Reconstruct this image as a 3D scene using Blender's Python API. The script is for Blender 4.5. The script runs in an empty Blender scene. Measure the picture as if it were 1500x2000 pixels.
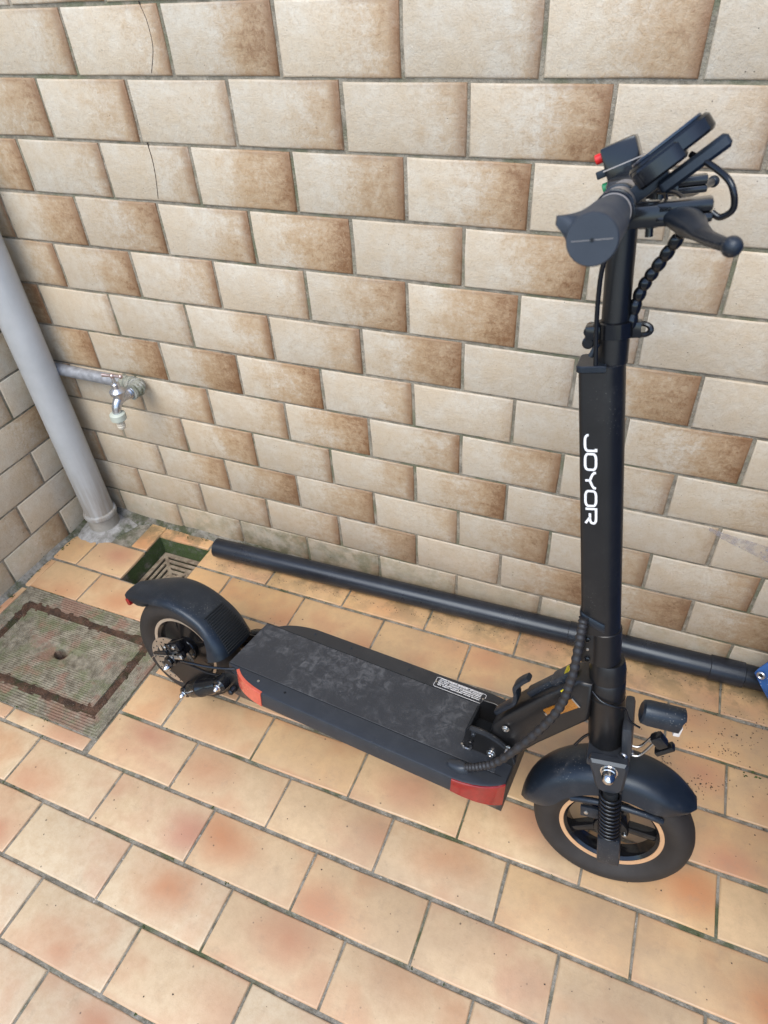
import bpy, bmesh, math, random
from mathutils import Vector, Matrix, noise
rnd = random.Random(7)
D = bpy.data
SC = bpy.context.scene
COL = SC.collection
rad = math.radians

# ------------------------------------------------------------------ camera, sky, sun, exposure
cam = D.cameras.new('camera')
cam_o = D.objects.new('camera', cam)
COL.objects.link(cam_o)
RW = ((0.92317443, 0.38055028, -0.05413365),
      (0.21200131, -0.62156801, -0.75412775),
      (-0.32063127, 0.68471505, -0.65449285))        # right, down, forward
X, Y, Z = Vector(RW[0]), -Vector(RW[1]), -Vector(RW[2])
CAMPOS = Vector((0.94556947, -1.07864044, 1.26956527))
M = Matrix((X, Y, Z)).transposed().to_4x4()
M.translation = CAMPOS
cam_o.matrix_world = M
cam.sensor_fit = 'VERTICAL'
cam.sensor_width = 27
cam.sensor_height = 36
cam.lens = 1324.782 / 2000 * 36
cam.clip_start = 0.02
cam.clip_end = 500
cam.dof.use_dof = True
cam.dof.focus_distance = 1.3
cam.dof.aperture_fstop = 10.0
SC.camera = cam_o

SUN_EL, SUN_AZ = rad(56), rad(180)     # azimuth clockwise from +Y
w = D.worlds.new('World')
SC.world = w
w.use_nodes = True
nt = w.node_tree
nt.nodes.clear()
sky = nt.nodes.new('ShaderNodeTexSky')
sky.sky_type = 'NISHITA'
sky.sun_disc = False
sky.sun_elevation = SUN_EL
sky.sun_rotation = SUN_AZ
sky.air_density = 1.0
sky.dust_density = 1.2
sky.ozone_density = 1.6
bg = nt.nodes.new('ShaderNodeBackground')
bg.inputs['Strength'].default_value = 0.15
wo = nt.nodes.new('ShaderNodeOutputWorld')
nt.links.new(sky.outputs[0], bg.inputs[0])
nt.links.new(bg.outputs[0], wo.inputs[0])
sl = D.lights.new('sun', 'SUN')
sl.energy = 1.3
sl.angle = rad(40)
sl.color = (1, 0.93, 0.82)
so = D.objects.new('sun', sl)
COL.objects.link(so)
sd = Vector((math.sin(SUN_AZ) * math.cos(SUN_EL), math.cos(SUN_AZ) * math.cos(SUN_EL), math.sin(SUN_EL)))
so.rotation_euler = sd.to_track_quat('Z', 'Y').to_euler()
SC.view_settings.view_transform = 'Standard'
SC.view_settings.look = 'None'
SC.view_settings.gamma = 1
SC.view_settings.exposure = 1.05

# ------------------------------------------------------------------ material helpers
def new_mat(name):
    m = D.materials.new(name)
    m.use_nodes = True
    t = m.node_tree
    t.nodes.clear()
    out = t.nodes.new('ShaderNodeOutputMaterial')
    b = t.nodes.new('ShaderNodeBsdfPrincipled')
    t.links.new(b.outputs[0], out.inputs[0])
    return m, t, b

class N:
    """tiny node-graph helper"""
    def __init__(s, t): s.t = t
    def node(s, ty, **kw):
        n = s.t.nodes.new(ty)
        for k, v in kw.items(): setattr(n, k, v)
        return n
    def put(s, sock, v):
        if isinstance(v, bpy.types.NodeSocket): s.t.links.new(v, sock)
        elif isinstance(v, (tuple, list)) and len(v) == 3 and sock.type == 'RGBA': sock.default_value = (*v, 1)
        else: sock.default_value = v
    def math(s, op, a, b=0.0, c=0.0, clamp=False):
        n = s.node('ShaderNodeMath', operation=op, use_clamp=clamp)
        s.put(n.inputs[0], a); s.put(n.inputs[1], b); s.put(n.inputs[2], c)
        return n.outputs[0]
    def mix(s, f, a, b, bt='MIX'):
        n = s.node('ShaderNodeMix', data_type='RGBA', blend_type=bt)
        s.put(n.inputs[0], f); s.put(n.inputs[6], a); s.put(n.inputs[7], b)
        return n.outputs[2]
    def ramp(s, f, lo, hi, a=0.0, b=1.0, smooth=True):
        n = s.node('ShaderNodeMapRange', interpolation_type='SMOOTHSTEP' if smooth else 'LINEAR')
        s.put(n.inputs[0], f); s.put(n.inputs[1], lo); s.put(n.inputs[2], hi); s.put(n.inputs[3], a); s.put(n.inputs[4], b)
        return n.outputs[0]
    def noise(s, vec, scale, detail=4, rough=0.55, dist=0.0):
        n = s.node('ShaderNodeTexNoise')
        s.put(n.inputs['Vector'], vec); n.inputs['Scale'].default_value = scale
        n.inputs['Detail'].default_value = detail; n.inputs['Roughness'].default_value = rough
        n.inputs['Distortion'].default_value = dist
        return n.outputs[0]
    def voro(s, vec, scale, feature='F1'):
        n = s.node('ShaderNodeTexVoronoi', feature=feature)
        s.put(n.inputs['Vector'], vec); n.inputs['Scale'].default_value = scale
        return n
    def obj(s): return s.node('ShaderNodeTexCoord').outputs['Object']
    def pos(s): return s.node('ShaderNodeNewGeometry').outputs['Position']
    def attr(s, name): return s.node('ShaderNodeAttribute', attribute_type='OBJECT', attribute_name=name).outputs['Fac']
    def sep(s, v):
        n = s.node('ShaderNodeSeparateXYZ'); s.put(n.inputs[0], v); return n.outputs
    def comb(s, x, y, z):
        n = s.node('ShaderNodeCombineXYZ'); s.put(n.inputs[0], x); s.put(n.inputs[1], y); s.put(n.inputs[2], z); return n.outputs[0]
    def vadd(s, a, b, op='ADD'):
        n = s.node('ShaderNodeVectorMath', operation=op); s.put(n.inputs[0], a); s.put(n.inputs[1], b); return n.outputs[0]
    def bump(s, h, strength, dist):
        n = s.node('ShaderNodeBump'); s.put(n.inputs['Height'], h)
        n.inputs['Strength'].default_value = strength; n.inputs['Distance'].default_value = dist
        return n.outputs[0]

def simple(name, col, rough=0.5, metal=0.0, var=0.12, scale=60, bump=0.0, bscale=400, spec=0.5, dust=0.0, dustcol=(0.35, 0.33, 0.30), coat=0.0):
    m, t, b = new_mat(name)
    g = N(t)
    p = g.obj()
    n1 = g.noise(p, scale, 5, 0.6)
    f = g.ramp(n1, 0.3, 0.7, 1 - var, 1 + var, False)
    mul = g.node('ShaderNodeVectorMath', operation='SCALE')
    mul.inputs[0].default_value = col
    g.put(mul.inputs['Scale'], f)
    c = mul.outputs[0]
    if dust:
        d1 = g.noise(p, 9, 5, 0.65)
        d2 = g.voro(p, 260).outputs['Distance']
        speck = g.math('MULTIPLY', g.ramp(d2, 0.22, 0.12), g.ramp(d1, 0.5, 0.66))
        film = g.math('MULTIPLY', g.ramp(g.noise(p, 40, 6, 0.7), 0.45, 0.8), g.ramp(d1, 0.4, 0.7))
        k = g.math('ADD', g.math('MULTIPLY', speck, 0.55 * dust), g.math('MULTIPLY', film, 0.13 * dust), clamp=True)
        c = g.mix(k, c, dustcol)
    g.put(b.inputs['Base Color'], c)
    g.put(b.inputs['Roughness'], g.ramp(g.noise(p, scale * 0.6, 4), 0.3, 0.7, rough * 0.88, min(1, rough * 1.12), False))
    b.inputs['Metallic'].default_value = metal
    b.inputs['Specular IOR Level'].default_value = spec
    if max(col) < 0.05 and name not in ('black_satin_paint', 'tyre_rubber'): b.inputs['Specular Tint'].default_value = (0.78, 0.89, 1.0, 1)
    if coat: b.inputs['Coat Weight'].default_value = coat
    if bump:
        g.put(b.inputs['Normal'], g.bump(g.noise(p, bscale, 3, 0.6), bump, 0.001))
    return m

# ------------------------------------------------------------------ mesh helper
class G:
    def __init__(s): s.bm = bmesh.new()
    def face(s, vs):
        try: return s.bm.faces.new(vs)
        except ValueError: return None
    def box(s, c, size, bev=0.0, M=None, seg=2):
        r = bmesh.ops.create_cube(s.bm, size=1.0)
        vs = r['verts']
        bmesh.ops.scale(s.bm, vec=Vector(size), verts=vs)
        if bev:
            es = list({e for v in vs for e in v.link_edges})
            rr = bmesh.ops.bevel(s.bm, geom=es, offset=bev, segments=seg, affect='EDGES', profile=0.6)
            vs = list({v for f in rr['faces'] for v in f.verts} | {v for v in vs if v.is_valid})
        if M is not None: bmesh.ops.transform(s.bm, matrix=M, verts=vs)
        bmesh.ops.translate(s.bm, vec=Vector(c), verts=vs)
        return vs
    def loft(s, rings, closed=True, cap=True, loop=False):
        """rings: list of lists of points"""
        vr = [[s.bm.verts.new(p) for p in r] for r in rings]
        n = len(vr[0])
        k = n if closed else n - 1
        pairs = list(zip(vr, vr[1:])) + ([(vr[-1], vr[0])] if loop else [])
        for a, b in pairs:
            for i in range(k):
                j = (i + 1) % n
                s.face((a[i], a[j], b[j], b[i]))
        if cap and closed and not loop:
            s.face(vr[0][::-1]); s.face(vr[-1])
        return vr
    def frame(s, d):
        d = Vector(d).normalized()
        u = d.cross(Vector((0, 0, 1)) if abs(d.z) < 0.9 else Vector((1, 0, 0))).normalized()
        return u, d.cross(u)
    def cyl(s, p0, p1, r0, r1=None, n=24, cap=True, bev=0.0):
        p0, p1 = Vector(p0), Vector(p1)
        if r1 is None: r1 = r0
        d = (p1 - p0)
        L = d.length
        prof = [(r0, 0), (r1, L)]
        if bev: prof = [(r0 - bev, 0), (r0, bev), (r1, L - bev), (r1 - bev, L)]
        s.lathe(prof, p0, d, n, cap)
    def lathe(s, prof, p0, d, n=32, cap=True, loop=False):
        p0 = Vector(p0); d = Vector(d).normalized()
        u, v = s.frame(d)
        rings = []
        for r, h in prof:
            rings.append([p0 + d * h + (u * math.cos(a) + v * math.sin(a)) * max(r, 1e-5) for a in [2 * math.pi * i / n for i in range(n)]])
        s.loft(rings, True, cap, loop)
    def tube(s, path, r, n=10, cap=True, rf=None, flat=None):
        path = [Vector(p) for p in path]
        u = None
        rings = []
        for i, p in enumerate(path):
            d = (path[min(i + 1, len(path) - 1)] - path[max(i - 1, 0)]).normalized()
            if u is None: u = s.frame(d)[0]
            u = (u - d * u.dot(d)).normalized()
            v = d.cross(u)
            rr = r if rf is None else rf(i / (len(path) - 1), i)
            rings.append([p + (u * math.cos(a) + v * math.sin(a)) * rr for a in [2 * math.pi * k / n for k in range(n)]])
        s.loft(rings, True, cap)
    def prism(s, poly, a, b, M=None, bev=0.0):
        """2-D polygon (x,y) extruded z a..b"""
        lo = [Vector((p[0], p[1], a)) for p in poly]
        hi = [Vector((p[0], p[1], b)) for p in poly]
        if bev:
            c = Vector((sum(p[0] for p in poly) / len(poly), sum(p[1] for p in poly) / len(poly)))
            def ins(z):
                out = []
                m = len(poly)
                for i in range(m):
                    p = Vector(poly[i]); q0 = Vector(poly[i - 1]); q1 = Vector(poly[(i + 1) % m])
                    e0 = (p - q0).normalized(); e1 = (q1 - p).normalized()
                    n0 = Vector((-e0.y, e0.x)); n1 = Vector((-e1.y, e1.x))
                    nn = (n0 + n1)
                    nn = nn / max(nn.length_squared, 0.3) * 2
                    out.append(Vector((*(p + nn * bev), z)))
                return out
            sg = 1 if area(poly) > 0 else -1
            if sg < 0:
                poly = poly[::-1]
                lo, hi = lo[::-1], hi[::-1]
            rings = [ins(a), [v + Vector((0, 0, bev)) for v in lo], [v - Vector((0, 0, bev)) for v in hi], ins(b)]
        else: rings = [lo, hi]
        if M is not None: rings = [[M @ p for p in r] for r in rings]
        s.loft(rings)
    def ball(s, c, r, n=16, sx=1, sy=1, sz=1):
        rr = bmesh.ops.create_uvsphere(s.bm, u_segments=n, v_segments=max(6, n // 2), radius=r)
        bmesh.ops.scale(s.bm, vec=(sx, sy, sz), verts=rr['verts'])
        bmesh.ops.translate(s.bm, vec=Vector(c), verts=rr['verts'])
    def build(s, name, mat, parent=None, M=None, smooth=True, angle=38):
        if M is not None: bmesh.ops.transform(s.bm, matrix=M, verts=s.bm.verts)
        bmesh.ops.recalc_face_normals(s.bm, faces=s.bm.faces)
        me = D.meshes.new(name)
        s.bm.to_mesh(me); s.bm.free()
        if smooth:
            me.polygons.foreach_set('use_smooth', [True] * len(me.polygons))
            me.set_sharp_from_angle(angle=rad(angle))
        if mat: me.materials.append(mat)
        o = D.objects.new(name, me)
        COL.objects.link(o)
        if parent: o.parent = parent
        return o

def area(p): return sum(p[i - 1][0] * p[i][1] - p[i][0] * p[i - 1][1] for i in range(len(p))) / 2
def smooth_path(pts, k=8):
    pts = [Vector(p) for p in pts]
    out = []
    for i in range(len(pts) - 1):
        p0 = pts[max(i - 1, 0)]; p1 = pts[i]; p2 = pts[i + 1]; p3 = pts[min(i + 2, len(pts) - 1)]
        for j in range(k):
            t = j / k
            out.append(0.5 * ((2 * p1) + (p2 - p0) * t + (2 * p0 - 5 * p1 + 4 * p2 - p3) * t * t + (3 * p1 - p0 - 3 * p2 + p3) * t ** 3))
    out.append(pts[-1])
    return out
def tag(o, label, cat=None, group=None, kind=None):
    if label: o['label'] = label
    if cat: o['category'] = cat
    if group: o['group'] = group
    if kind: o['kind'] = kind
    return o
def empty(name, M=None):
    o = D.objects.new(name, None)
    o.empty_display_size = 0.05
    COL.objects.link(o)
    if M is not None: o.matrix_world = M
    return o

# ------------------------------------------------------------------ materials of the yard
def wall_tile_mat():
    m, t, b = new_mat('glazed_wall_tile')
    g = N(t)
    p = g.obj(); s = g.sep(p)
    sd = g.attr('seed'); br = g.attr('brown'); ms = g.attr('moss'); L = g.attr('length')
    q = g.vadd(p, g.comb(g.math('MULTIPLY', sd, 7.3), g.math('MULTIPLY', sd, 3.1), g.math('MULTIPLY', sd, 5.7)))
    nl = g.noise(q, 13, 4, 0.6); nm = g.noise(q, 55, 5, 0.7); nf = g.noise(q, 330, 4, 0.65); ng = g.noise(q, 150, 5, 0.75, 0.6)
    st = g.noise(g.vadd(q, (6, 1, 34), 'MULTIPLY'), 3.2, 4, 0.6)
    u = g.math('DIVIDE', s[0], L)                 # 0 left .. 1 right
    # brown pigment creeping in from the right edge, blotchy, a little along top and bottom
    d = g.math('ADD', u, g.math('MULTIPLY', g.math('SUBTRACT', nl, 0.5), 0.75))
    d = g.math('ADD', d, g.math('MULTIPLY', g.math('SUBTRACT', nm, 0.5), 0.55))
    d = g.math('ADD', d, g.math('MULTIPLY', g.math('SUBTRACT', ng, 0.5), 0.75))
    d = g.math('ADD', d, g.math('MULTIPLY', g.math('SUBTRACT', st, 0.5), 0.35))
    lo = g.ramp(br, 0, 1, 0.95, 0.05, False)
    tan = g.ramp(d, lo, g.math('ADD', lo, 0.62))
    tan = g.math('MULTIPLY', tan, g.ramp(br, 0, 0.85, 0.38, 0.80, False))
    lo2 = g.ramp(br, 0, 1, 1.40, 0.52, False)
    edge = g.ramp(d, lo2, g.math('ADD', lo2, 0.5))
    rim = g.math('MULTIPLY', g.ramp(u, 0.87, 1.0), g.ramp(br, 0.05, 0.6, 0.10, 0.85, False))
    vert = g.math('ABSOLUTE', g.math('SUBTRACT', g.math('DIVIDE', s[2], 0.0935), 0.5))
    vr = g.math('MULTIPLY', g.ramp(vert, 0.40, 0.5), g.math('MULTIPLY', g.ramp(u, 0.2, 0.8), g.math('MULTIPLY', br, 0.5)))
    edge = g.math('MAXIMUM', g.math('MAXIMUM', g.math('MULTIPLY', edge, 0.85), g.math('MULTIPLY', rim, g.ramp(nm, 0.2, 0.7, 0.6, 1.0, False))), vr)
    cream = g.mix(g.ramp(nm, 0.3, 0.72), (0.585, 0.54, 0.445), (0.515, 0.44, 0.33))
    cream = g.mix(g.ramp(nl, 0.3, 0.7, 0.05, 0.75), cream, (0.515, 0.415, 0.285))
    cream = g.mix(g.ramp(ng, 0.5, 0.72, 0, 0.35), cream, (0.42, 0.345, 0.25))
    c = g.mix(tan, cream, (0.37, 0.235, 0.115))
    c = g.mix(edge, c, (0.165, 0.070, 0.024))
    c = g.mix(g.ramp(nf, 0.5, 0.75, 0, 0.30), c, (0.30, 0.20, 0.12))
    # dark pinholes
    v = g.voro(q, 90)
    pin = g.math('MULTIPLY', g.ramp(v.outputs['Distance'], 0.10, 0.05), g.ramp(g.noise(q, 25, 2), 0.56, 0.62))
    c = g.mix(g.math('MULTIPLY', pin, 0.75), c, (0.05, 0.04, 0.03))
    # algae and lime film where the moss value is set
    w = g.pos(); wz = g.sep(w)[2]
    gm = g.math('MULTIPLY', ms, g.ramp(g.noise(w, 22, 6, 0.7), 0.38, 0.66))
    c = g.mix(g.math('MULTIPLY', gm, 0.8), c, (0.155, 0.165, 0.085))
    gl = g.math('MULTIPLY', g.ramp(ms, 0.05, 0.8), g.ramp(g.noise(w, 34, 6, 0.7), 0.5, 0.62))
    c = g.mix(g.math('MULTIPLY', gl, 0.45), c, (0.42, 0.41, 0.34))
    low = g.ramp(wz, 0.5, 0.0, 0, 0.32)  # brown darkening, stronger towards the floor
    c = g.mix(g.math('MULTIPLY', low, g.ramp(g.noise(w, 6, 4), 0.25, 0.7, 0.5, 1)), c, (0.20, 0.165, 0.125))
    spk = g.math('MULTIPLY', g.ramp(g.voro(w, 75).outputs['Distance'], 0.16, 0.07), g.math('MULTIPLY', g.ramp(g.noise(w, 30, 2), 0.55, 0.65), g.ramp(wz, 0.3, 0.05)))
    c = g.mix(g.math('MULTIPLY', spk, 0.85), c, (0.035, 0.03, 0.02))
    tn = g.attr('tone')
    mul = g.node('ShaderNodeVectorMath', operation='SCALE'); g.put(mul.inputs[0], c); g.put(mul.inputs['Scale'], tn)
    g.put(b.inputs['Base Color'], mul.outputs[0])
    g.put(b.inputs['Roughness'], g.ramp(nm, 0.3, 0.7, 0.42, 0.62, False))
    h = g.math('ADD', g.math('MULTIPLY', nm, 0.7), g.math('MULTIPLY', ng, 0.45))
    h = g.math('ADD', h, g.math('MULTIPLY', nf, 0.2))
    g.put(b.inputs['Normal'], g.bump(h, 0.75, 0.0026))
    return m

def floor_tile_mat():
    m, t, b = new_mat('clay_floor_tile')
    g = N(t)
    p = g.obj(); s = g.sep(p)
    sd = g.attr('seed'); bl = g.attr('blush'); cx = g.attr('cx'); cy = g.attr('cy'); warm = g.attr('warm')
    q = g.vadd(p, g.comb(g.math('MULTIPLY', sd, 5.3), g.math('MULTIPLY', sd, 9.1), 0.0))
    nl = g.noise(q, 9, 3, 0.5); nm = g.noise(q, 70, 5, 0.65); nf = g.noise(q, 420, 4, 0.65)
    dx = g.math('DIVIDE', g.math('SUBTRACT', s[0], cx), 0.075)
    dy = g.math('DIVIDE', g.math('SUBTRACT', s[1], cy), 0.050)
    r = g.math('SQRT', g.math('ADD', g.math('MULTIPLY', dx, dx), g.math('MULTIPLY', dy, dy)))
    r = g.math('ADD', r, g.math('MULTIPLY', g.math('SUBTRACT', nl, 0.5), 1.5))
    k = g.math('MULTIPLY', g.ramp(r, 1.5, -0.2), bl)
    k2 = g.math('MULTIPLY', g.ramp(nl, 0.45, 0.72), 0.5)
    ex = g.math('ABSOLUTE', g.math('SUBTRACT', g.math('DIVIDE', s[1], 0.1015), 0.5))
    k2 = g.math('MAXIMUM', k2, g.math('MULTIPLY', g.ramp(g.math('ADD', ex, g.math('MULTIPLY', g.math('SUBTRACT', nl, 0.5), 0.5)), 0.36, 0.56), g.math('MULTIPLY', g.math('FRACT', g.math('MULTIPLY', sd, 1.9)), 0.6)))
    base = g.mix(warm, (0.63, 0.525, 0.36), (0.60, 0.385, 0.185))
    base = g.mix(g.ramp(nm, 0.3, 0.75, 0, 0.5), base, (0.47, 0.325, 0.18))
    blush = g.mix(g.math('FRACT', g.math('MULTIPLY', sd, 3.7)), (0.49, 0.225, 0.10), (0.44, 0.215, 0.135))
    c = g.mix(g.math('MAXIMUM', k, k2), base, blush)
    c = g.mix(g.ramp(nf, 0.52, 0.76, 0, 0.22), c, (0.25, 0.15, 0.08))
    w = g.pos(); ws = g.sep(w)
    # tan film with scratches, stronger towards the right; dark blotches at the wall foot
    scr = g.noise(g.vadd(w, (3, 22, 1), 'MULTIPLY'), 9, 5, 0.75)
    film = g.math('MULTIPLY', g.ramp(g.noise(w, 5, 5, 0.6), 0.35, 0.7), g.ramp(ws[0], -0.1, 1.2, 0.08, 0.62, False))
    film = g.math('ADD', film, g.math('MULTIPLY', g.ramp(scr, 0.58, 0.72), 0.22), clamp=True)
    film = g.math('ADD', film, g.math('MULTIPLY', g.ramp(g.noise(w, 34, 6, 0.75), 0.54, 0.72), 0.28), clamp=True)
    c = g.mix(film, c, (0.33, 0.235, 0.15))
    v = g.voro(w, 55)
    pin = g.math('MULTIPLY', g.ramp(v.outputs['Distance'], 0.13, 0.05), g.ramp(g.noise(w, 16, 2), 0.55, 0.63))
    c = g.mix(g.math('MULTIPLY', pin, 0.8), c, (0.06, 0.045, 0.03))
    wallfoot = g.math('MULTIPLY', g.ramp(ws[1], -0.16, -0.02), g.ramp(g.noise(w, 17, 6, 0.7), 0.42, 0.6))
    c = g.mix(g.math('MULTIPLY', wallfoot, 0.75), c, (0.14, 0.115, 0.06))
    g.put(b.inputs['Base Color'], c)
    g.put(b.inputs['Roughness'], g.ramp(g.noise(w, 26, 4), 0.3, 0.7, 0.30, 0.52, False))
    h = g.math('ADD', g.math('MULTIPLY', nm, 0.5), g.math('MULTIPLY', nf, 0.3))
    g.put(b.inputs['Normal'], g.bump(h, 0.35, 0.0012))
    return m

def grout_mat(name, base, dark, moss_c, moss_lo, white=0.3):
    m, t, b = new_mat(name)
    g = N(t)
    w = g.pos()
    n1 = g.noise(w, 45, 6, 0.7); n2 = g.noise(w, 7, 4, 0.6); n3 = g.noise(w, 260, 3, 0.7); n4 = g.noise(w, 28, 5, 0.7)
    c = g.mix(g.ramp(n1, 0.35, 0.65), dark, base)
    c = g.mix(g.math('MULTIPLY', g.ramp(n3, 0.52, 0.68), g.math('MULTIPLY', g.ramp(n4, 0.52, 0.62), white)), c, (0.62, 0.60, 0.55))
    mo = g.math('MULTIPLY', g.ramp(n2, moss_lo, moss_lo + 0.16), g.ramp(n4, 0.36, 0.55))
    c = g.mix(g.math('MULTIPLY', mo, 0.85), c, moss_c)
    g.put(b.inputs['Base Color'], c)
    b.inputs['Roughness'].default_value = 0.9
    g.put(b.inputs['Normal'], g.bump(g.math('ADD', n3, n1), 0.8, 0.003))
    return m

M_WTILE = wall_tile_mat()
M_FTILE = floor_tile_mat()
M_WGROUT = grout_mat('wall_grout', (0.33, 0.295, 0.23), (0.18, 0.16, 0.12), (0.135, 0.145, 0.085), 0.47, 0.35)
M_FGROUT = grout_mat('floor_grout', (0.29, 0.27, 0.225), (0.13, 0.12, 0.09), (0.06, 0.08, 0.028), 0.50, 0.7)

# ------------------------------------------------------------------ tiles
def rect_tile_mesh(name, L, H, t, axis, seed, jit=0.0009, bev=0.0022):
    """tile lying in local x (length) and y or z; front face towards -y (wall) or +z (floor)"""
    r = random.Random(seed)
    def J(): return r.uniform(-jit, jit)
    pts = [(0, 0)]
    nx = 3 if L > 0.09 else 1
    for i in range(1, nx): pts.append((L * i / nx + J() * 4, J()))
    pts.append((L, 0))
    if H > 0.05: pts.append((L + J(), H * 0.5))
    pts.append((L, H))
    for i in range(nx - 1, 0, -1): pts.append((L * i / nx + J() * 4, H + J()))
    pts.append((0, H))
    if H > 0.05: pts.append((J(), H * 0.5))
    pts = [(x + J() * 0.5, y + J() * 0.5) for x, y in pts]
    g = G()
    cx, cy = L / 2, H / 2
    def ring(ins, z):
        out = []
        for x, y in pts:
            x2 = x + (ins if x < cx * 0.5 else -ins if x > L - cx * 0.5 else 0)
            y2 = y + (ins if y < cy * 0.6 else -ins if y > H - cy * 0.6 else 0)
            out.append(Vector((x2, -z, y2)) if axis == 'wall' else Vector((x2, y2, z)))
        return out
    vr = g.loft([ring(0, 0), ring(0, t - bev), ring(bev * 0.45, t - bev * 0.3), ring(bev * 1.4, t)], True, False)
    g.face(vr[-1])
    o = None
    bmesh.ops.recalc_face_normals(g.bm, faces=g.bm.faces)
    me = D.meshes.new(name)
    g.bm.to_mesh(me); g.bm.free()
    me.polygons.foreach_set('use_smooth', [True] * len(me.polygons))
    me.set_sharp_from_angle(angle=rad(60))
    return me
MESHES = {}
def tile_mesh(L, H, t, axis, variants=6):
    v = rnd.randrange(variants)
    key = (round(L, 3), round(H, 3), t, axis, v)
    if key not in MESHES:
        me = rect_tile_mesh('tile', L, H, t, axis, 1000 + len(MESHES) * 7)
        me.materials.append(M_WTILE if axis == 'wall' else M_FTILE)
        MESHES[key] = me
    return MESHES[key]

AW, WZ = 0.2006631, 0.1
Z10 = 0.0973
WO = [-0.0788, -0.18, -0.2809, -0.3836, -0.2849, -0.3805, -0.2787, -0.3796, -0.0792, -0.181, -0.2814, -0.3822]
JW, JH = 0.0060, 0.0050        # wall joint widths
BROWN = {
 0: {-1: .5, 0: .5, 1: .78, 2: .6, 3: .42, 4: .72, 5: .05},
 1: {-1: .75, 0: .6, 1: .35, 2: .6, 3: .45, 4: .8, 5: .3, 6: .2},
 2: {-1: .8, 0: .45, 1: .45, 2: .85, 3: .75, 4: .75, 5: .15, 6: .2},
 3: {-1: .6, 0: .8, 1: .82, 2: .6, 3: .9, 4: .5, 5: .8, 6: .4, 7: .2},
 4: {-1: .6, 0: .75, 1: .62, 2: .38, 3: .78, 4: .9, 5: .35, 6: .1},
 5: {-1: .98, 0: .3, 1: .3, 2: .6, 3: .6, 4: .92, 5: .2, 6: .85, 7: .3},
 6: {-1: .8, 0: .85, 1: .88, 2: .88, 3: .5, 4: .15, 5: .6, 6: .9, 7: .15},
 7: {0: .3, 1: .6, 2: .5, 3: .92, 4: .62, 5: .72, 6: .4, 7: .45, 8: .1},
 8: {0: .8, 1: .45, 2: .62, 3: .88, 4: .72, 5: .18, 6: .7, 7: .3},
 9: {0: .75, 1: .88, 2: .8, 3: .42, 4: .75, 5: .5, 6: .6, 7: .65},
 10: {0: .4, 1: .5, 2: .62, 3: .78, 4: .3, 5: .9, 6: .85, 7: .95, 8: .3},
 11: {0: .3, 1: .4, 2: .4, 3: .35, 4: .3, 5: .3, 6: .6, 7: .4, 8: .5, 9: .1},
}
X_LEFT = -0.487
tiled_wall = empty('tiled_wall')
tag(tiled_wall, 'long back wall of cream and brown glazed tiles behind the scooter', 'wall')
def add_tile(parent, x, z, L, H, axis, y=0, props=None, M=None):
    o = D.objects.new('tile', tile_mesh(L, H, 0.008 if axis == 'wall' else 0.007, axis))
    COL.objects.link(o)
    o.parent = parent
    if M is not None: o.matrix_local = M
    else: o.location = (x, y, z)
    for k, v in (props or {}).items(): o[k] = v
    return o
# back wall: course index c, top of course at Z10+(10-c+1)*0.1 ... course 0 is just below the top of the picture
for c in range(-5, 12):
    zb = Z10 + (10 - c) * WZ          # bottom line of course c
    zt = zb + WZ
    if c == 11: zb = 0.004
    off = WO[c] if c >= 0 else (WO[0] if (c % 2) == 0 else WO[1])
    off -= 0.0 if c >= 0 else 0.0
    # real column number of the joint measured as column 0 in the picture
    k = -4
    while True:
        xa = off + k * AW
        if xa > 2.3: break
        xb = xa + AW
        x0, x1 = xa + JW / 2, xb - JW / 2
        x0 = max(x0, X_LEFT + 0.012)
        k += 1
        if x1 - x0 < 0.012: continue
        zz0, zz1 = zb + JH / 2, zt - JH / 2
        br = BROWN.get(c, {}).get(k - 1)
        if br is None: br = rnd.uniform(0.1, 0.85)
        moss = 0.0
        if c == 11: moss = {2: .95, 3: .9, 1: .6, 4: .5}.get(k - 1, 0.28)
        elif c == 10: moss = 0.12
        elif c == 9: moss = 0.05
        tone = rnd.uniform(0.93, 1.07)
        L = x1 - x0
        if L > AW - JW - 0.002:
            L = AW - JW
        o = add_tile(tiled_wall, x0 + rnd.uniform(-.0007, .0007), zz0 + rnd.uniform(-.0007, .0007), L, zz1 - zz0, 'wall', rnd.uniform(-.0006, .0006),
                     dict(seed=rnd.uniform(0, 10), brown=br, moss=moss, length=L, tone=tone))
        o.rotation_euler = (rnd.uniform(-.004, .004), rnd.uniform(-.0025, .0025), rnd.uniform(-.003, .003))
g = G()
g.box((0.9, 0.05, 0.9), (2.85, 0.1105, 1.9))        # masonry whose face is the grout plane, 2-3 mm behind the tile faces
wall_core = g.build('grout_bed', M_WGROUT, tiled_wall, smooth=False)

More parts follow.
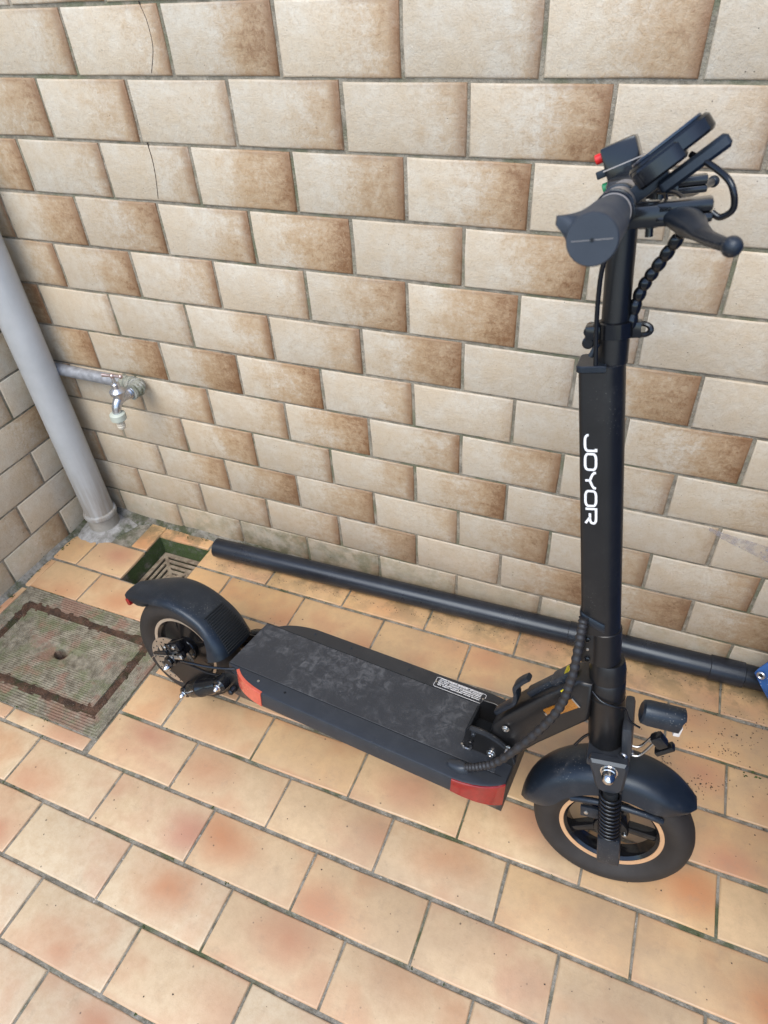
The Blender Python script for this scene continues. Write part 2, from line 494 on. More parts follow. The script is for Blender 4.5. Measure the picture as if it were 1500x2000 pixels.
side_wall = empty('tiled_wall')
tag(side_wall, 'left side wall of brown glazed tiles behind the grey downpipe', 'wall')
RZ = Matrix.Rotation(rad(90), 4, 'Z')       # tile local -y -> +x ; local +x -> +y
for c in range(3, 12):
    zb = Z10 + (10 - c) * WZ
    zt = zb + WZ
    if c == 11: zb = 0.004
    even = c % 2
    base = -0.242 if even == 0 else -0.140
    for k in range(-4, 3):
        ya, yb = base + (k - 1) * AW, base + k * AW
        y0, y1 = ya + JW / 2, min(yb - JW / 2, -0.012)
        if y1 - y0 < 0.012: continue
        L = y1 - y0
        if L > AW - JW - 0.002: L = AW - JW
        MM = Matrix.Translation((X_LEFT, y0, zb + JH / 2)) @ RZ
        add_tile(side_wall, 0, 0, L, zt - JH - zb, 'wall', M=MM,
                 props=dict(seed=rnd.uniform(0, 10), brown=rnd.choice([.25, .35, .45, .6, .75, .3]), moss=0.25 if c == 11 else 0.05, length=L, tone=rnd.uniform(1.12, 1.24)))  # tile tone raised to make up for the dim light on this wall
g = G()
g.box((X_LEFT - 0.0445, -0.508, 0.44), (0.1, 1.0, 0.98))
g.build('grout_bed', M_WGROUT, side_wall, smooth=False)

# hair cracks in two of the tiles
def crack(pts, wid=0.0010):
    g = G()
    pp = smooth_path([Vector((x, 0, z)) for x, z in pts], 6)
    ring = []
    for i, p in enumerate(pp):
        ww = wid * (0.6 + 0.7 * abs(math.sin(i * 1.7)))
        g_y = -0.00845
        ring.append([p + Vector((-ww / 2, g_y, 0)), p + Vector((ww / 2, g_y, 0)), p + Vector((ww / 2, g_y + 0.002, 0)), p + Vector((-ww / 2, g_y + 0.002, 0))])
    g.loft(ring)
    return g
M_CRACK = simple('crack_dirt', (0.045, 0.03, 0.02), 0.9)
def wall_xz(px, py, y=-0.008):
    v = Vector(((px - 750) / 1324.782, (py - 1000) / 1324.782, 1))
    d = X * v.x - Y * v.y - Z * v.z
    t = (y - CAMPOS.y) / d.y
    p = CAMPOS + d * t
    return (p.x, p.z)
o = crack([wall_xz(*q) for q in [(270, 2), (285, 35), (295, 70), (299, 100), (296, 143)]]).build('crack', M_CRACK, tiled_wall)
o = crack([wall_xz(*q) for q in [(287, 278), (297, 310), (304, 345), (309, 388)]]).build('crack', M_CRACK, tiled_wall)

# ------------------------------------------------------------------ floor
AF, BF, Y0 = 0.2186336, 0.1086615, -0.4469822
FO = {0: 0.1418, 1: 0.0213, 2: -0.0864, 3: 0.0224, 4: 0.1261}
JF, JV = 0.0072, 0.0042
tiled_floor = empty('tiled_floor')
tag(tiled_floor, 'courtyard floor of orange and straw coloured clay tiles', kind='structure')
DRAIN = (-0.232, -0.064, -0.231, -0.056)          # x0 x1 y0 y1
HATCH = (-0.442, 0.030, -0.627, -0.335)
def cut(r, h, gap=0.004):
    x0, x1, y0, y1 = r; a, b, c, d = h
    a -= gap; b += gap; c -= gap; d += gap
    if x1 <= a or x0 >= b or y1 <= c or y0 >= d: return [r]
    out = []
    if x0 < a: out.append((x0, a, y0, y1))
    if x1 > b: out.append((b, x1, y0, y1))
    xm0, xm1 = max(x0, a), min(x1, b)
    if y1 > d: out.append((xm0, xm1, d, y1))
    if y0 < c: out.append((xm0, xm1, y0, c))
    return out
WARM = lambda x, y: min(1, max(0, 0.66 + 1.0 * (y + 0.45) + 0.22 * x + rnd.uniform(-.22, .22)))
for i in range(-5, 10):
    yt = Y0 - i * BF; yb = yt - BF
    if i in FO: off = FO[i]
    elif i < 0:
        off = {-1: 0.042, -2: 0.148, -3: 0.048, -4: 0.146, -5: 0.05}[i]
    else: off = FO[3] + (0.1067 if (i % 2) == 0 else 0.0)
    pitch = AF if i >= -2 else 0.2155
    for k in range(-4, 9):
        xa = off + k * pitch
        if xa > 1.8: break
        r = (max(xa + JV / 2, X_LEFT + 0.012), xa + pitch - JV / 2, yb + JF / 2, min(yt - JF / 2, -0.0135))
        for q in [r]:
            parts = [p2 for p1 in cut(q, DRAIN, 0.0) for p2 in cut(p1, HATCH)]
            for (x0, x1, y0, y1) in parts:
                if x1 - x0 < 0.018 or y1 - y0 < 0.014: continue
                if x0 < -0.38 and y1 > -0.045 and i <= -4: continue          # mortar round the downpipe
                L, H = x1 - x0, y1 - y0
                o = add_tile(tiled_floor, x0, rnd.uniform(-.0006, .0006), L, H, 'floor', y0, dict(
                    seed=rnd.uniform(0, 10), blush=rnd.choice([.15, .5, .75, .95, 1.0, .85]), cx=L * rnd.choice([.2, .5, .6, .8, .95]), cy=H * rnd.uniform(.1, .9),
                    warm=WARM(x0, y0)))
                o.rotation_euler = (rnd.uniform(-.003, .003), rnd.uniform(-.0025, .0025), rnd.uniform(-.002, .002))
# grout bed with real openings for the drain and the hatch
def sheet_with_holes(xs, ys, holes, z, depth):
    g = G()
    xs = sorted(set(xs)); ys = sorted(set(ys))
    for i in range(len(xs) - 1):
        for j in range(len(ys) - 1):
            cx, cy = (xs[i] + xs[i + 1]) / 2, (ys[j] + ys[j + 1]) / 2
            if any(h[0] < cx < h[1] and h[2] < cy < h[3] for h in holes): continue
            g.face([g.bm.verts.new((a, b, z)) for a, b in ((xs[i], ys[j]), (xs[i + 1], ys[j]), (xs[i + 1], ys[j + 1]), (xs[i], ys[j + 1]))])
    bmesh.ops.remove_doubles(g.bm, verts=g.bm.verts, dist=1e-5)
    return g
hx = [X_LEFT - .002, DRAIN[0], DRAIN[1], HATCH[0], HATCH[1], 2.32]
hy = [-1.42, DRAIN[2], DRAIN[3], HATCH[2], HATCH[3], 0.002]
sheet_with_holes(hx, hy, [DRAIN, HATCH], 0.0042, 0).build('grout_bed', M_FGROUT, tiled_floor, smooth=False)
M_GROUND = simple('yard_concrete', (0.23, 0.215, 0.19), 0.9, var=0.2, scale=8, bump=0.4, bscale=120)
g = G()
for (a, b, c, d) in ((-60, 60, -60, -1.42), (2.32, 60, -1.42, 0.0), (-60, X_LEFT - .1, -1.42, 0.0), (-60, 60, 0.1, 60)):
    g.face([g.bm.verts.new(p) for p in ((a, c, 0), (b, c, 0), (b, d, 0), (a, d, 0))])
tag(g.build('ground', M_GROUND, None, smooth=False), 'plain concrete ground around the tiled yard', kind='structure')

# mortar fillet with moss along the foot of both walls
def mossy_mat(name, a, bcol, green, lo, hi, bump=0.9):
    m, t, b = new_mat(name)
    g = N(t)
    w = g.pos()
    n1 = g.noise(w, 38, 6, 0.7); n2 = g.noise(w, 14, 5, 0.65); n3 = g.noise(w, 240, 4, 0.7)
    c = g.mix(g.ramp(n1, 0.35, 0.65), a, bcol)
    c = g.mix(g.math('MULTIPLY', g.ramp(n2, lo, hi), 0.92), c, g.mix(g.ramp(n3, 0.35, 0.65), green, tuple(x * 0.55 for x in green)))
    c = g.mix(g.math('MULTIPLY', g.ramp(n3, 0.6, 0.75), 0.4), c, (0.55, 0.54, 0.5))
    g.put(b.inputs['Base Color'], c)
    b.inputs['Roughness'].default_value = 0.92
    g.put(b.inputs['Normal'], g.bump(g.math('ADD', n3, n1), bump, 0.004))
    return m
M_FILLET = mossy_mat('mossy_mortar', (0.30, 0.29, 0.26), (0.14, 0.13, 0.105), (0.062, 0.075, 0.03), 0.42, 0.60)
g = G()
rings = []
for i in range(120):
    x = X_LEFT + 0.01 + i * 0.0205
    wd = 0.018 + 0.007 * noise.noise(Vector((x * 13, 0, 3))); ht = 0.012 + 0.006 * noise.noise(Vector((x * 11, 5, 0)))
    if x < -0.3: wd += 0.035 * min(1, (-0.3 - x) / .1); ht += 0.008 * min(1, (-.3 - x) / .1)
    rings.append([Vector((x, -0.004, ht + .006)), Vector((x, -0.009, ht + .005)), Vector((x, -0.009 - wd * .4, 0.0075 + ht * .25)), Vector((x, -0.010 - wd, 0.0052)), Vector((x, -0.010 - wd, 0.001)), Vector((x, -.004, .001))])
g.loft(rings)
rings = []
for i in range(46):
    y = -0.012 - i * 0.0205
    wd = 0.016 + 0.007 * noise.noise(Vector((y * 13, 7, 3))); ht = 0.011 + 0.006 * noise.noise(Vector((y * 11, 5, 9)))
    if y > -0.16: wd += 0.028 * min(1, (y + .16) / .1)
    x = X_LEFT
    rings.append([Vector((x + .004, y, ht + .006)), Vector((x + 0.009, y, ht + .005)), Vector((x + 0.009 + wd * .4, y, 0.0078 + ht * .25)), Vector((x + 0.010 + wd, y, 0.0055)), Vector((x + 0.010 + wd, y, 0.001)), Vector((x + .004, y, .001))])
g.loft(rings)
tag(g.build('mortar_fillet', M_FILLET, None, angle=70), 'mossy mortar line where the tiled walls meet the floor', kind='structure')

# ------------------------------------------------------------------ downpipe in the corner
M_PVCGREY = simple('grey_pvc', (0.44, 0.46, 0.465), 0.38, var=0.08, scale=14, dust=0.5, dustcol=(0.22, 0.2, 0.17))
M_PVCDIRTY = simple('grey_pvc_stained', (0.30, 0.285, 0.25), 0.6, var=0.22, scale=30, dust=0.9, dustcol=(0.20, 0.17, 0.12))
t_ = M_PVCGREY.node_tree; b_ = [n for n in t_.nodes if n.type == 'BSDF_PRINCIPLED'][0]; g_ = N(t_)
src_ = b_.inputs['Base Color'].links[0].from_socket
wz_ = g_.sep(g_.pos()); run_ = g_.noise(g_.vadd(g_.pos(), (60, 60, 4), 'MULTIPLY'), 1.0, 5, 0.7)
soil_ = g_.math('MULTIPLY', g_.ramp(wz_[2], 0.34, 0.05), g_.ramp(run_, 0.30, 0.70, 0.15, 0.85))
soil_ = g_.math('MAXIMUM', soil_, g_.math('MULTIPLY', g_.ramp(run_, 0.56, 0.74), 0.35))
g_.put(b_.inputs['Base Color'], g_.mix(soil_, src_, (0.235, 0.20, 0.15)))
DP = Vector((-0.411, -0.070, 0))
dp = empty('downpipe', Matrix.Translation(DP))
tag(dp, 'pale grey plastic downpipe standing in the corner of the two walls', 'downpipe')
g = G(); g.cyl((0, 0, 0.066), (0, 0, 2.2), 0.0392, n=40); g.build('pipe', M_PVCGREY, dp)
g = G(); g.lathe([(0.0405, 0.052), (0.0445, 0.054), (0.0460, 0.059), (0.0445, 0.066), (0.0400, 0.069)], (0, 0, 0), (0, 0, 1), 40); g.build('collar_ring', M_PVCGREY, dp)
g = G(); g.cyl((0, 0, 0.002), (0, 0, 0.056), 0.0415, n=40); g.build('socket', M_PVCDIRTY, dp)
# mortar lump round its foot
M_CEMENT = mossy_mat('lime_cement', (0.44, 0.44, 0.43), (0.24, 0.235, 0.215), (0.11, 0.125, 0.075), 0.54, 0.68)
g = G()
rings = []
for j, (rr, h) in enumerate([(0.040, 0.018), (0.052, 0.0145), (0.066, 0.010), (0.080, 0.0055)]):
    ring = []
    for k in range(40):
        a = 2 * math.pi * k / 40
        q = rr * (1 + (0.28 * noise.noise(Vector((math.cos(a) * 1.6, math.sin(a) * 1.6, 2))) + 0.1 * noise.noise(Vector((math.cos(a) * 5, math.sin(a) * 5, 7)))) * (j > 0))
        ring.append(Vector((max(X_LEFT + .003, DP.x + q * math.cos(a)), min(-0.004, DP.y + q * math.sin(a)), h + 0.002 * noise.noise(Vector((a * 3, j, 1))) * (j > 0))))
    rings.append(ring)
g.loft(rings, True, False)
tag(g.build('mortar_patch', M_CEMENT, None, angle=80), 'rough grey mortar patch around the foot of the downpipe', kind='structure')

# ------------------------------------------------------------------ water pipe and tap
M_GALV = simple('galvanised_steel', (0.36, 0.38, 0.41), 0.5, metal=0.55, var=0.3, scale=70, bump=0.3, bscale=180, dust=0.7, dustcol=(0.5, 0.5, 0.48))
M_HEMP = mossy_mat('limey_hemp_wrap', (0.46, 0.46, 0.41), (0.30, 0.31, 0.25), (0.20, 0.22, 0.14), 0.52, 0.66, 1.0)
M_TAPM = simple('dull_chrome', (0.50, 0.52, 0.55), 0.28, metal=0.85, var=0.15, scale=60, dust=0.4)
M_PINK = simple('worn_brass_plate', (0.50, 0.40, 0.37), 0.3, metal=0.8, var=0.1)
M_CAPG = simple('pale_green_plastic', (0.46, 0.50, 0.43), 0.45, var=0.08, dust=0.3)
wp = empty('water_pipe', Matrix.Translation((-0.155, 0, 0.487)))
tag(wp, 'galvanised water pipe along the wall from downpipe to tap', 'pipe')
g = G(); g.tube([(-0.30, -0.027, 0.003), (-0.2, -0.027, 0.002), (-0.1, -0.027, 0.001), (-0.045, -0.027, 0)], 0.0142, 16); g.build('pipe', M_GALV, wp)
g = G(); g.tube(smooth_path([(-0.046, -0.027, 0), (-0.028, -0.027, 0), (-0.010, -0.028, 0), (0.004, -0.034, 0), (0.008, -0.046, 0), (0.006, -0.062, 0.001)], 6), 0.0165, 16,
                 rf=lambda t, i: 0.0172 + 0.0016 * math.sin(i * 2.1) + 0.0012 * math.sin(i * .9)); g.build('elbow', M_HEMP, wp)
tp = empty('garden_tap', Matrix.Translation((-0.155, -0.09, 0.487)))
tag(tp, 'old garden tap with T handle and pale green hose connector', 'tap')
g = G()
g.tube([(0.006, 0.03, 0.001), (0.003, 0.012, 0.002), (0, 0, 0.003)], 0.0115, 16)
g.lathe([(0.0118, 0), (0.0135, .004), (0.0118, .008), (0.0132, .012), (0.0115, .016)], (0.0065, 0.034, 0.001), (-.12, -1, .05), 16)
g.tube(smooth_path([(0.002, 0.010, 0.003), (0, -0.006, 0.002), (-.001, -0.018, -0.008), (-.002, -0.022, -0.019), (-.002, -0.023, -.026)], 6), 0.0105, 16, rf=lambda t, i: 0.0122 - 0.0030 * t)
g.lathe([(0.0125, -0.004), (0.0135, 0.006), (0.0175, 0.013), (0.0185, 0.018), (0.0165, 0.021), (0.0095, 0.026), (0.0095, 0.036), (0.0075, 0.038)], (0, -0.003, 0.004), (0, 0, 1), 24)
g.cyl((0, -0.003, 0.038), (0, -0.003, 0.060), 0.0042, n=12)
g.build('tap_body', M_TAPM, tp)
g = G()
g.cyl((-0.024, -0.006, 0.060), (0.021, 0.0, 0.060), 0.0032, n=12)
g.ball((0, -0.003, 0.060), 0.0062, 14); g.ball((0.021, 0.0, 0.060), 0.0052, 14)
g.cyl((-0.026, -0.0063, 0.060), (-0.010, -0.004, 0.060), 0.0042, 0.0036, 12, bev=.001)
g.build('handle', M_PINK, tp)
g = G()
prof = []
n = 40
rings = []
for h, r0 in ((-0.024, .0150), (-0.026, .0172), (-0.040, .0172), (-0.042, .0150)):
    rings.append([Vector((-.002 + (r0 + (.0007 if (k % 2) else 0) * (r0 > .016)) * math.cos(2 * math.pi * k / n), -0.024 + (r0 + (.0007 if (k % 2) else 0) * (r0 > .016)) * math.sin(2 * math.pi * k / n), h)) for k in range(n)])
g.loft(rings)
hc = g.build('hose_connector', M_CAPG, tp, angle=50)
g = G(); g.lathe([(0.0085, -.042), (.0085, -.047), (.0098, -.048), (.0085, -.052), (.0098, -.053), (.0085, -.057), (.0098, -.058), (.0080, -.064), (.006, -.064), (.006, -.05)], (-.002, -.024, 0), (0, 0, 1), 20)
g.build('hose_barb', simple('cream_plastic', (0.62, 0.58, 0.48), 0.5), tp)

# ------------------------------------------------------------------ sunken drain
M_MOSSWALL = mossy_mat('mossy_drain_side', (0.20, 0.19, 0.165), (0.075, 0.075, 0.055), (0.055, 0.10, 0.022), 0.36, 0.50)
M_IRON = mossy_mat('old_cast_iron', (0.32, 0.265, 0.195), (0.17, 0.13, 0.09), (0.22, 0.21, 0.15), 0.5, 0.7, 0.6)
x0, x1, y0, y1 = DRAIN
DZ = -0.052
fd = empty('floor_drain', Matrix.Translation(((x0 + x1) / 2, (y0 + y1) / 2, DZ)))
tag(fd, 'sunken square floor drain with mossy green sides and iron grate', 'drain')
hx_, hy_ = (x1 - x0) / 2, (y1 - y0) / 2
g = G()
def sqring(a, b, z, n=10):
    pts = []
    for (sx, sy, ex, ey) in ((-1, -1, 1, -1), (1, -1, 1, 1), (1, 1, -1, 1), (-1, 1, -1, -1)):
        for k in range(n):
            t = k / n
            pts.append(Vector(((sx + (ex - sx) * t) * a, (sy + (ey - sy) * t) * b, z)))
    return pts
def rough(r, amp): return [p + Vector((noise.noise(p * 60) * amp, noise.noise(p * 60 + Vector((9, 3, 1))) * amp, 0)) for p in r]
g.loft([sqring(hx_ + .02, hy_ + .02, 0.0520), sqring(hx_ + .0005, hy_ + .0005, 0.0535), rough(sqring(hx_, hy_, 0.045), .0012), rough(sqring(hx_ - .001, hy_ - .001, 0.02), .002), rough(sqring(hx_ - .003, hy_ - .003, 0.0), .002), sqring(hx_ - .004, hy_ - .004, -0.09)], True, False)
g.build('recess', M_MOSSWALL, fd, angle=70)
# grate: bars around slots arranged as mitred brackets round a centre boss
def grate():
    g = G()
    A = hx_ - .006; B = hy_ - .006
    t = 0.006
    def bar(xa, xb, ya, yb): g.box(((xa + xb) / 2, (ya + yb) / 2, 0), (abs(xb - xa), abs(yb - ya), t), .0007, seg=1)
    bar(-A, A, B - .013, B); bar(-A, A, -B, -B + .013); bar(-A, -A + .013, -B + .0128, B - .0128); bar(A - .013, A, -B + .0128, B - .0128)
    for kk, ins in enumerate((0.0205, 0.0365, 0.0525)):
        wv = 0.0092
        a, b = A - ins, B - ins
        g.box((0, b - wv / 2, -.0002 * kk), (2 * a, wv, t), .0007, seg=1); g.box((0, -b + wv / 2, -.0002 * kk), (2 * a, wv, t), .0007, seg=1)
        g.box((-a + wv / 2, 0, -.0002 * kk), (wv, 2 * b - 2 * wv - .0005, t), .0007, seg=1); g.box((a - wv / 2, 0, -.0002 * kk), (wv, 2 * b - 2 * wv - .0005, t), .0007, seg=1)
    for sx in (-1, 1):
        for sy in (-1, 1):
            d = Vector((sx * A, sy * B, 0)).normalized()
            Mz = Matrix.Rotation(math.atan2(d.y, d.x), 4, 'Z')
            L = math.hypot(A, B) - .02
            g.box(d * (L / 2 + .008), (L, 0.0095, t * .9), .0007, Mz, 1)
    g.cyl((0, 0, -t / 2), (0, 0, t / 2 + .0006), 0.015, n=20, bev=.001)
    return g
grate().build('grate', M_IRON, fd, angle=40)
M_SUMP = simple('wet_black_sump', (0.012, 0.011, 0.009), 0.6)
g = G(); g.box((0, 0, -0.085), (2 * hx_ - .01, 2 * hy_ - .01, 0.004)); g.build('sump', M_SUMP, fd)

# ------------------------------------------------------------------ concrete hatch
def hatch_mat():
    m, t, b = new_mat('ribbed_old_concrete')
    g = N(t)
    w = g.pos()
    n1 = g.noise(w, 16, 6, 0.7); n2 = g.noise(w, 60, 6, 0.7); n3 = g.noise(w, 300, 4, 0.7); n4 = g.noise(w, 9, 4, 0.6)
    c = g.mix(g.ramp(n2, 0.3, 0.7), (0.27, 0.245, 0.185), (0.11, 0.095, 0.066))
    c = g.mix(g.math('MULTIPLY', g.ramp(n1, 0.46, 0.62), 0.6), c, (0.115, 0.135, 0.06))
    c = g.mix(g.math('MULTIPLY', g.ramp(n4, 0.50, 0.60), 0.65), c, (0.23, 0.12, 0.085))
    c = g.mix(g.math('MULTIPLY', g.ramp(n3, 0.58, 0.72), 0.55), c, (0.46, 0.43, 0.31))
    g.put(b.inputs['Base Color'], c)
    b.inputs['Roughness'].default_value = 0.88
    g.put(b.inputs['Normal'], g.bump(g.math('ADD', n3, n2), 0.7, 0.002))
    return m
M_HATCH = hatch_mat()
M_DIRT = mossy_mat('groove_dirt', (0.105, 0.055, 0.032), (0.045, 0.026, 0.016), (0.04, 0.045, 0.014), 0.54, 0.66, 1.0)
x0, x1, y0, y1 = HATCH
hc_ = Vector(((x0 + x1) / 2, (y0 + y1) / 2, 0))
ha = empty('access_hatch', Matrix.Translation(hc_))
tag(ha, 'square ribbed concrete access cover with a finger hole', 'manhole cover')
A, B = (x1 - x0) / 2, (y1 - y0) / 2
def ring_rect(a, b, z, jit=0.0, n=14):
    r = sqring(a, b, z, n)
    return [p + Vector((noise.noise(p * 45) * jit, noise.noise(p * 45 + Vector((3, 8, 1))) * jit, noise.noise(p * 70) * jit * .25)) for p in r]
def ribbed(a0, b0, n, step, zt, amp, inner_cap):
    rings = [ring_rect(a0, b0, zt - .012), ring_rect(a0, b0, zt - .002, .0012)]
    for i in range(n):
        d = i * step
        rings.append(ring_rect(a0 - d - step * .15, b0 - d - step * .15, zt + amp, .0010))
        rings.append(ring_rect(a0 - d - step * .45, b0 - d - step * .45, zt + amp, .0010))
        rings.append(ring_rect(a0 - d - step * .65, b0 - d - step * .65, zt - amp, .0010))
        rings.append(ring_rect(a0 - d - step * .92, b0 - d - step * .92, zt - amp, .0010))
    return rings
g = G()
rr = ribbed(A, B, 6, 0.0062, 0.0085, 0.0008, False)
rr += [ring_rect(A - .0395, B - .0395, 0.008, .0014), ring_rect(A - .041, B - .041, -0.012, .001)]
g.loft(rr, True, False)
g.build('frame', M_HATCH, ha, angle=60)
CA, CB = A - 0.060, B - 0.056
g = G()
nn = int((CB - 0.020) / 0.0052)
rr = ribbed(CA, CB, nn, 0.0052, 0.0070, 0.0006, True)
vr = g.loft(rr, True, False)
# close the middle with a finger hole
last = vr[-1]
m = len(last)
HC = Vector((0.0, 0.003, 0))
hole_pts = []
for v in last:
    a = math.atan2(v.co.y - HC.y, (v.co.x - HC.x) * 0.25)
    hole_pts.append(a)
r1 = [g.bm.verts.new(HC + Vector((0.0245 * math.cos(a), 0.0205 * math.sin(a), 0.0064 + .0006 * math.sin(a * 5)))) for a in hole_pts]
r2 = [g.bm.verts.new(HC + Vector((0.0185 * math.cos(a), 0.0150 * math.sin(a), 0.0035))) for a in hole_pts]
r3 = [g.bm.verts.new(HC + Vector((0.0180 * math.cos(a), 0.0145 * math.sin(a), -0.040))) for a in hole_pts]
for ra, rb in ((last, r1), (r1, r2), (r2, r3)):
    for i in range(m):
        j = (i + 1) % m
        g.face((ra[i], ra[j], rb[j], rb[i]))
g.face(r3)
cv = g.build('cover', M_HATCH, ha, angle=60)
# rusty soil packed in the groove
g = G()
def soil(seed): 
    rs = []
    for d, z in ((0.038, 0.004), (0.043, 0.0035), (0.050, 0.005), (0.056, 0.0045), (0.062, 0.003)):
        ring = ring_rect(A - d, B - d * .94, z, 0.0)
        rs.append([p + Vector((0, 0, 0.0032 * noise.noise(p * 85 + Vector((seed, 0, 0))) + .002 * noise.noise(p * 220))) for p in ring])
    return rs
def ring_rect_f(a, b, z): return sqring(a, b, z, 40)
rs = []
for d, z in ((0.031, 0.0035), (0.038, 0.0065), (0.044, 0.0078), (0.050, 0.0072), (0.057, 0.0070), (0.067, 0.0035)):
    rs.append([p + Vector((0.007 * noise.noise(p * 38 + Vector((0, 0, d * 40))), 0.007 * noise.noise(p * 38 + Vector((5, 2, d * 40))), 0.0062 * noise.noise(p * 60) + .004 * noise.noise(p * 190))) for p in ring_rect_f(A - d, B - d * .95, z)])
g.loft(rs, True, False)
g.build('groove_soil', M_DIRT, ha, angle=80)
g = G(); g.box((0, 0, -0.045), (2 * A, 2 * B, 0.01)); g.build('pit_floor', M_SUMP, ha)

# ------------------------------------------------------------------ black pipe lying along the wall
M_BPVC = simple('black_pvc', (0.013, 0.015, 0.021), 0.30, var=0.2, scale=25, dust=0.55, dustcol=(0.30, 0.30, 0.30), bump=0.08)
sl_ = math.atan(0.0304)
bp = empty('drain_pipe', Matrix.Translation((0.6, -0.0625 + .0304 * .6, 0.0328)) @ Matrix.Rotation(sl_, 4, 'Z'))
tag(bp, 'long black plastic pipe lying on the floor along the wall', 'pipe')
g = G()
def hollow(g, xa, xb, ro, ri, n=36, bev=.0012):
    g.lathe([(ri, 0), (ro - bev, 0), (ro, bev), (ro, xb - xa - bev), (ro - bev, xb - xa), (ri, xb - xa)], (xa, 0, 0), (1, 0, 0), n, False, True)
hollow(g, -0.632, 0.300, 0.0255, 0.0235); g.build('pipe', M_BPVC, bp)
g = G(); hollow(g, 0.296, 0.40, 0.0272, 0.0240); g.build('coupling', M_BPVC, bp)
g = G(); hollow(g, 0.399, 0.60, 0.0253, 0.0235); g.build('pipe', M_BPVC, bp)
g = G(); hollow(g, 0.592, 0.660, 0.0275, 0.0240); g.build('coupling', M_BPVC, bp)
g = G(); hollow(g, 0.659, 1.2, 0.0250, 0.0232); g.build('pipe', M_BPVC, bp)

# ------------------------------------------------------------------ blue tarpaulin on the right
def tarp_mat():
    m, t, b = new_mat('blue_tarpaulin')
    g = N(t)
    p = g.obj()
    n1 = g.noise(p, 30, 5, 0.6)
    c = g.mix(g.ramp(n1, 0.3, 0.7), (0.012, 0.065, 0.23), (0.02, 0.11, 0.34))
    spk = g.math('MULTIPLY', g.ramp(g.voro(p, 120).outputs['Distance'], 0.2, 0.1), g.ramp(g.noise(p, 40, 3), 0.5, 0.6))
    c = g.mix(g.math('MULTIPLY', spk, .7), c, (0.4, 0.45, 0.5))
    g.put(b.inputs['Base Color'], c)
    b.inputs['Roughness'].default_value = 0.4
    g.put(b.inputs['Normal'], g.bump(g.noise(p, 500, 2), 0.2, .0008))
    return m
M_TARP = tarp_mat()
tr = empty('tarpaulin', Matrix.Translation((1.40, -0.12, 0.0)))
tag(tr, 'blue tarpaulin with metal eyelet at the right edge, over an added unseen stack', 'tarpaulin')
# visible corner flap hanging over the pipe towards the camera's left
g = G()
NU, NV = 26, 20
def tarp_pt(u, v):
    # u 0..1 from left corner edge to right, v 0..1 bottom to top
    x = -0.142 + 0.10 * abs(v - 0.46) * (1.4 if v < .46 else 1.2) + u * 0.55
    z = 0.022 + 0.20 * v
    y = 0.035 - 0.10 * (u ** 0.8) + 0.03 * v
    f = 0.010 * math.sin(9 * u + 5 * v) + 0.012 * noise.noise(Vector((u * 5, v * 4, 1))) * (0.3 + u)
    return Vector((x, y - f, z))
rows = []
for i in range(NU + 1):
    rows.append([tarp_pt(i / NU, j / NV) for j in range(NV + 1)])
back = [[p + Vector((0.0015, 0.004, 0)) for p in r] for r in rows]
fr = [[g.bm.verts.new(p) for p in r] for r in rows]; bk = [[g.bm.verts.new(p) for p in r] for r in back]
for i in range(NU):
    for j in range(NV):
        g.face((fr[i][j], fr[i + 1][j], fr[i + 1][j + 1], fr[i][j + 1])); g.face((bk[i][j], bk[i][j + 1], bk[i + 1][j + 1], bk[i + 1][j]))
for j in range(NV): g.face((fr[0][j], fr[0][j + 1], bk[0][j + 1], bk[0][j])); g.face((fr[NU][j + 1], fr[NU][j], bk[NU][j], bk[NU][j + 1]))
for i in range(NU): g.face((fr[i + 1][0], fr[i][0], bk[i][0], bk[i + 1][0])); g.face((fr[i][NV], fr[i + 1][NV], bk[i + 1][NV], bk[i][NV]))
g.build('flap', M_TARP, tr, angle=80)
g = G()      # unseen stack under the sheet, added outside the right edge to shade this corner
def sgp(v, e): return math.copysign(abs(v) ** e, v)
rings = []
for i in range(25):
    ph = -math.pi / 2 + math.pi * i / 24
    ring = []
    for k in range(56):
        a = 2 * math.pi * k / 56
        p = Vector((0.40 * sgp(math.cos(ph), .35) * sgp(math.cos(a), .4), 0.46 * sgp(math.cos(ph), .35) * sgp(math.sin(a), .4), 0.66 * sgp(math.sin(ph), .35)))
        q = p * (1 + 0.05 * noise.noise(p * 5) + 0.02 * noise.noise(p * 14))
        ring.append(Vector((max(-.040, 0.37 + q.x), min(.108, -0.37 + q.y), max(.006, 0.655 + q.z))))
    rings.append(ring)
g.loft(rings)
g.build('unseen_stack', M_TARP, tr, angle=80)
M_EYE = simple('nickel_eyelet', (0.62, 0.63, 0.62), 0.3, metal=0.9)
g = G()
e0 = tarp_pt(0.024, 0.46)
nrm = (CAMPOS - Vector((1.40, -0.12, 0)) - e0).normalized()
nrm = Vector((-0.35, -0.85, 0.25)).normalized()
g.lathe([(0.0040, 0.0), (0.0040, 0.0022), (0.0058, 0.0034), (0.0078, 0.0022), (0.0082, 0.0)], e0 + nrm * .001, nrm, 24, False, True)
ey = g.build('eyelet', M_EYE, tr)
g = G(); g.cyl(e0 + nrm * .0008, e0 + nrm * .0014, .0041, n=20); g.build('eyelet_hole', M_SUMP, tr)

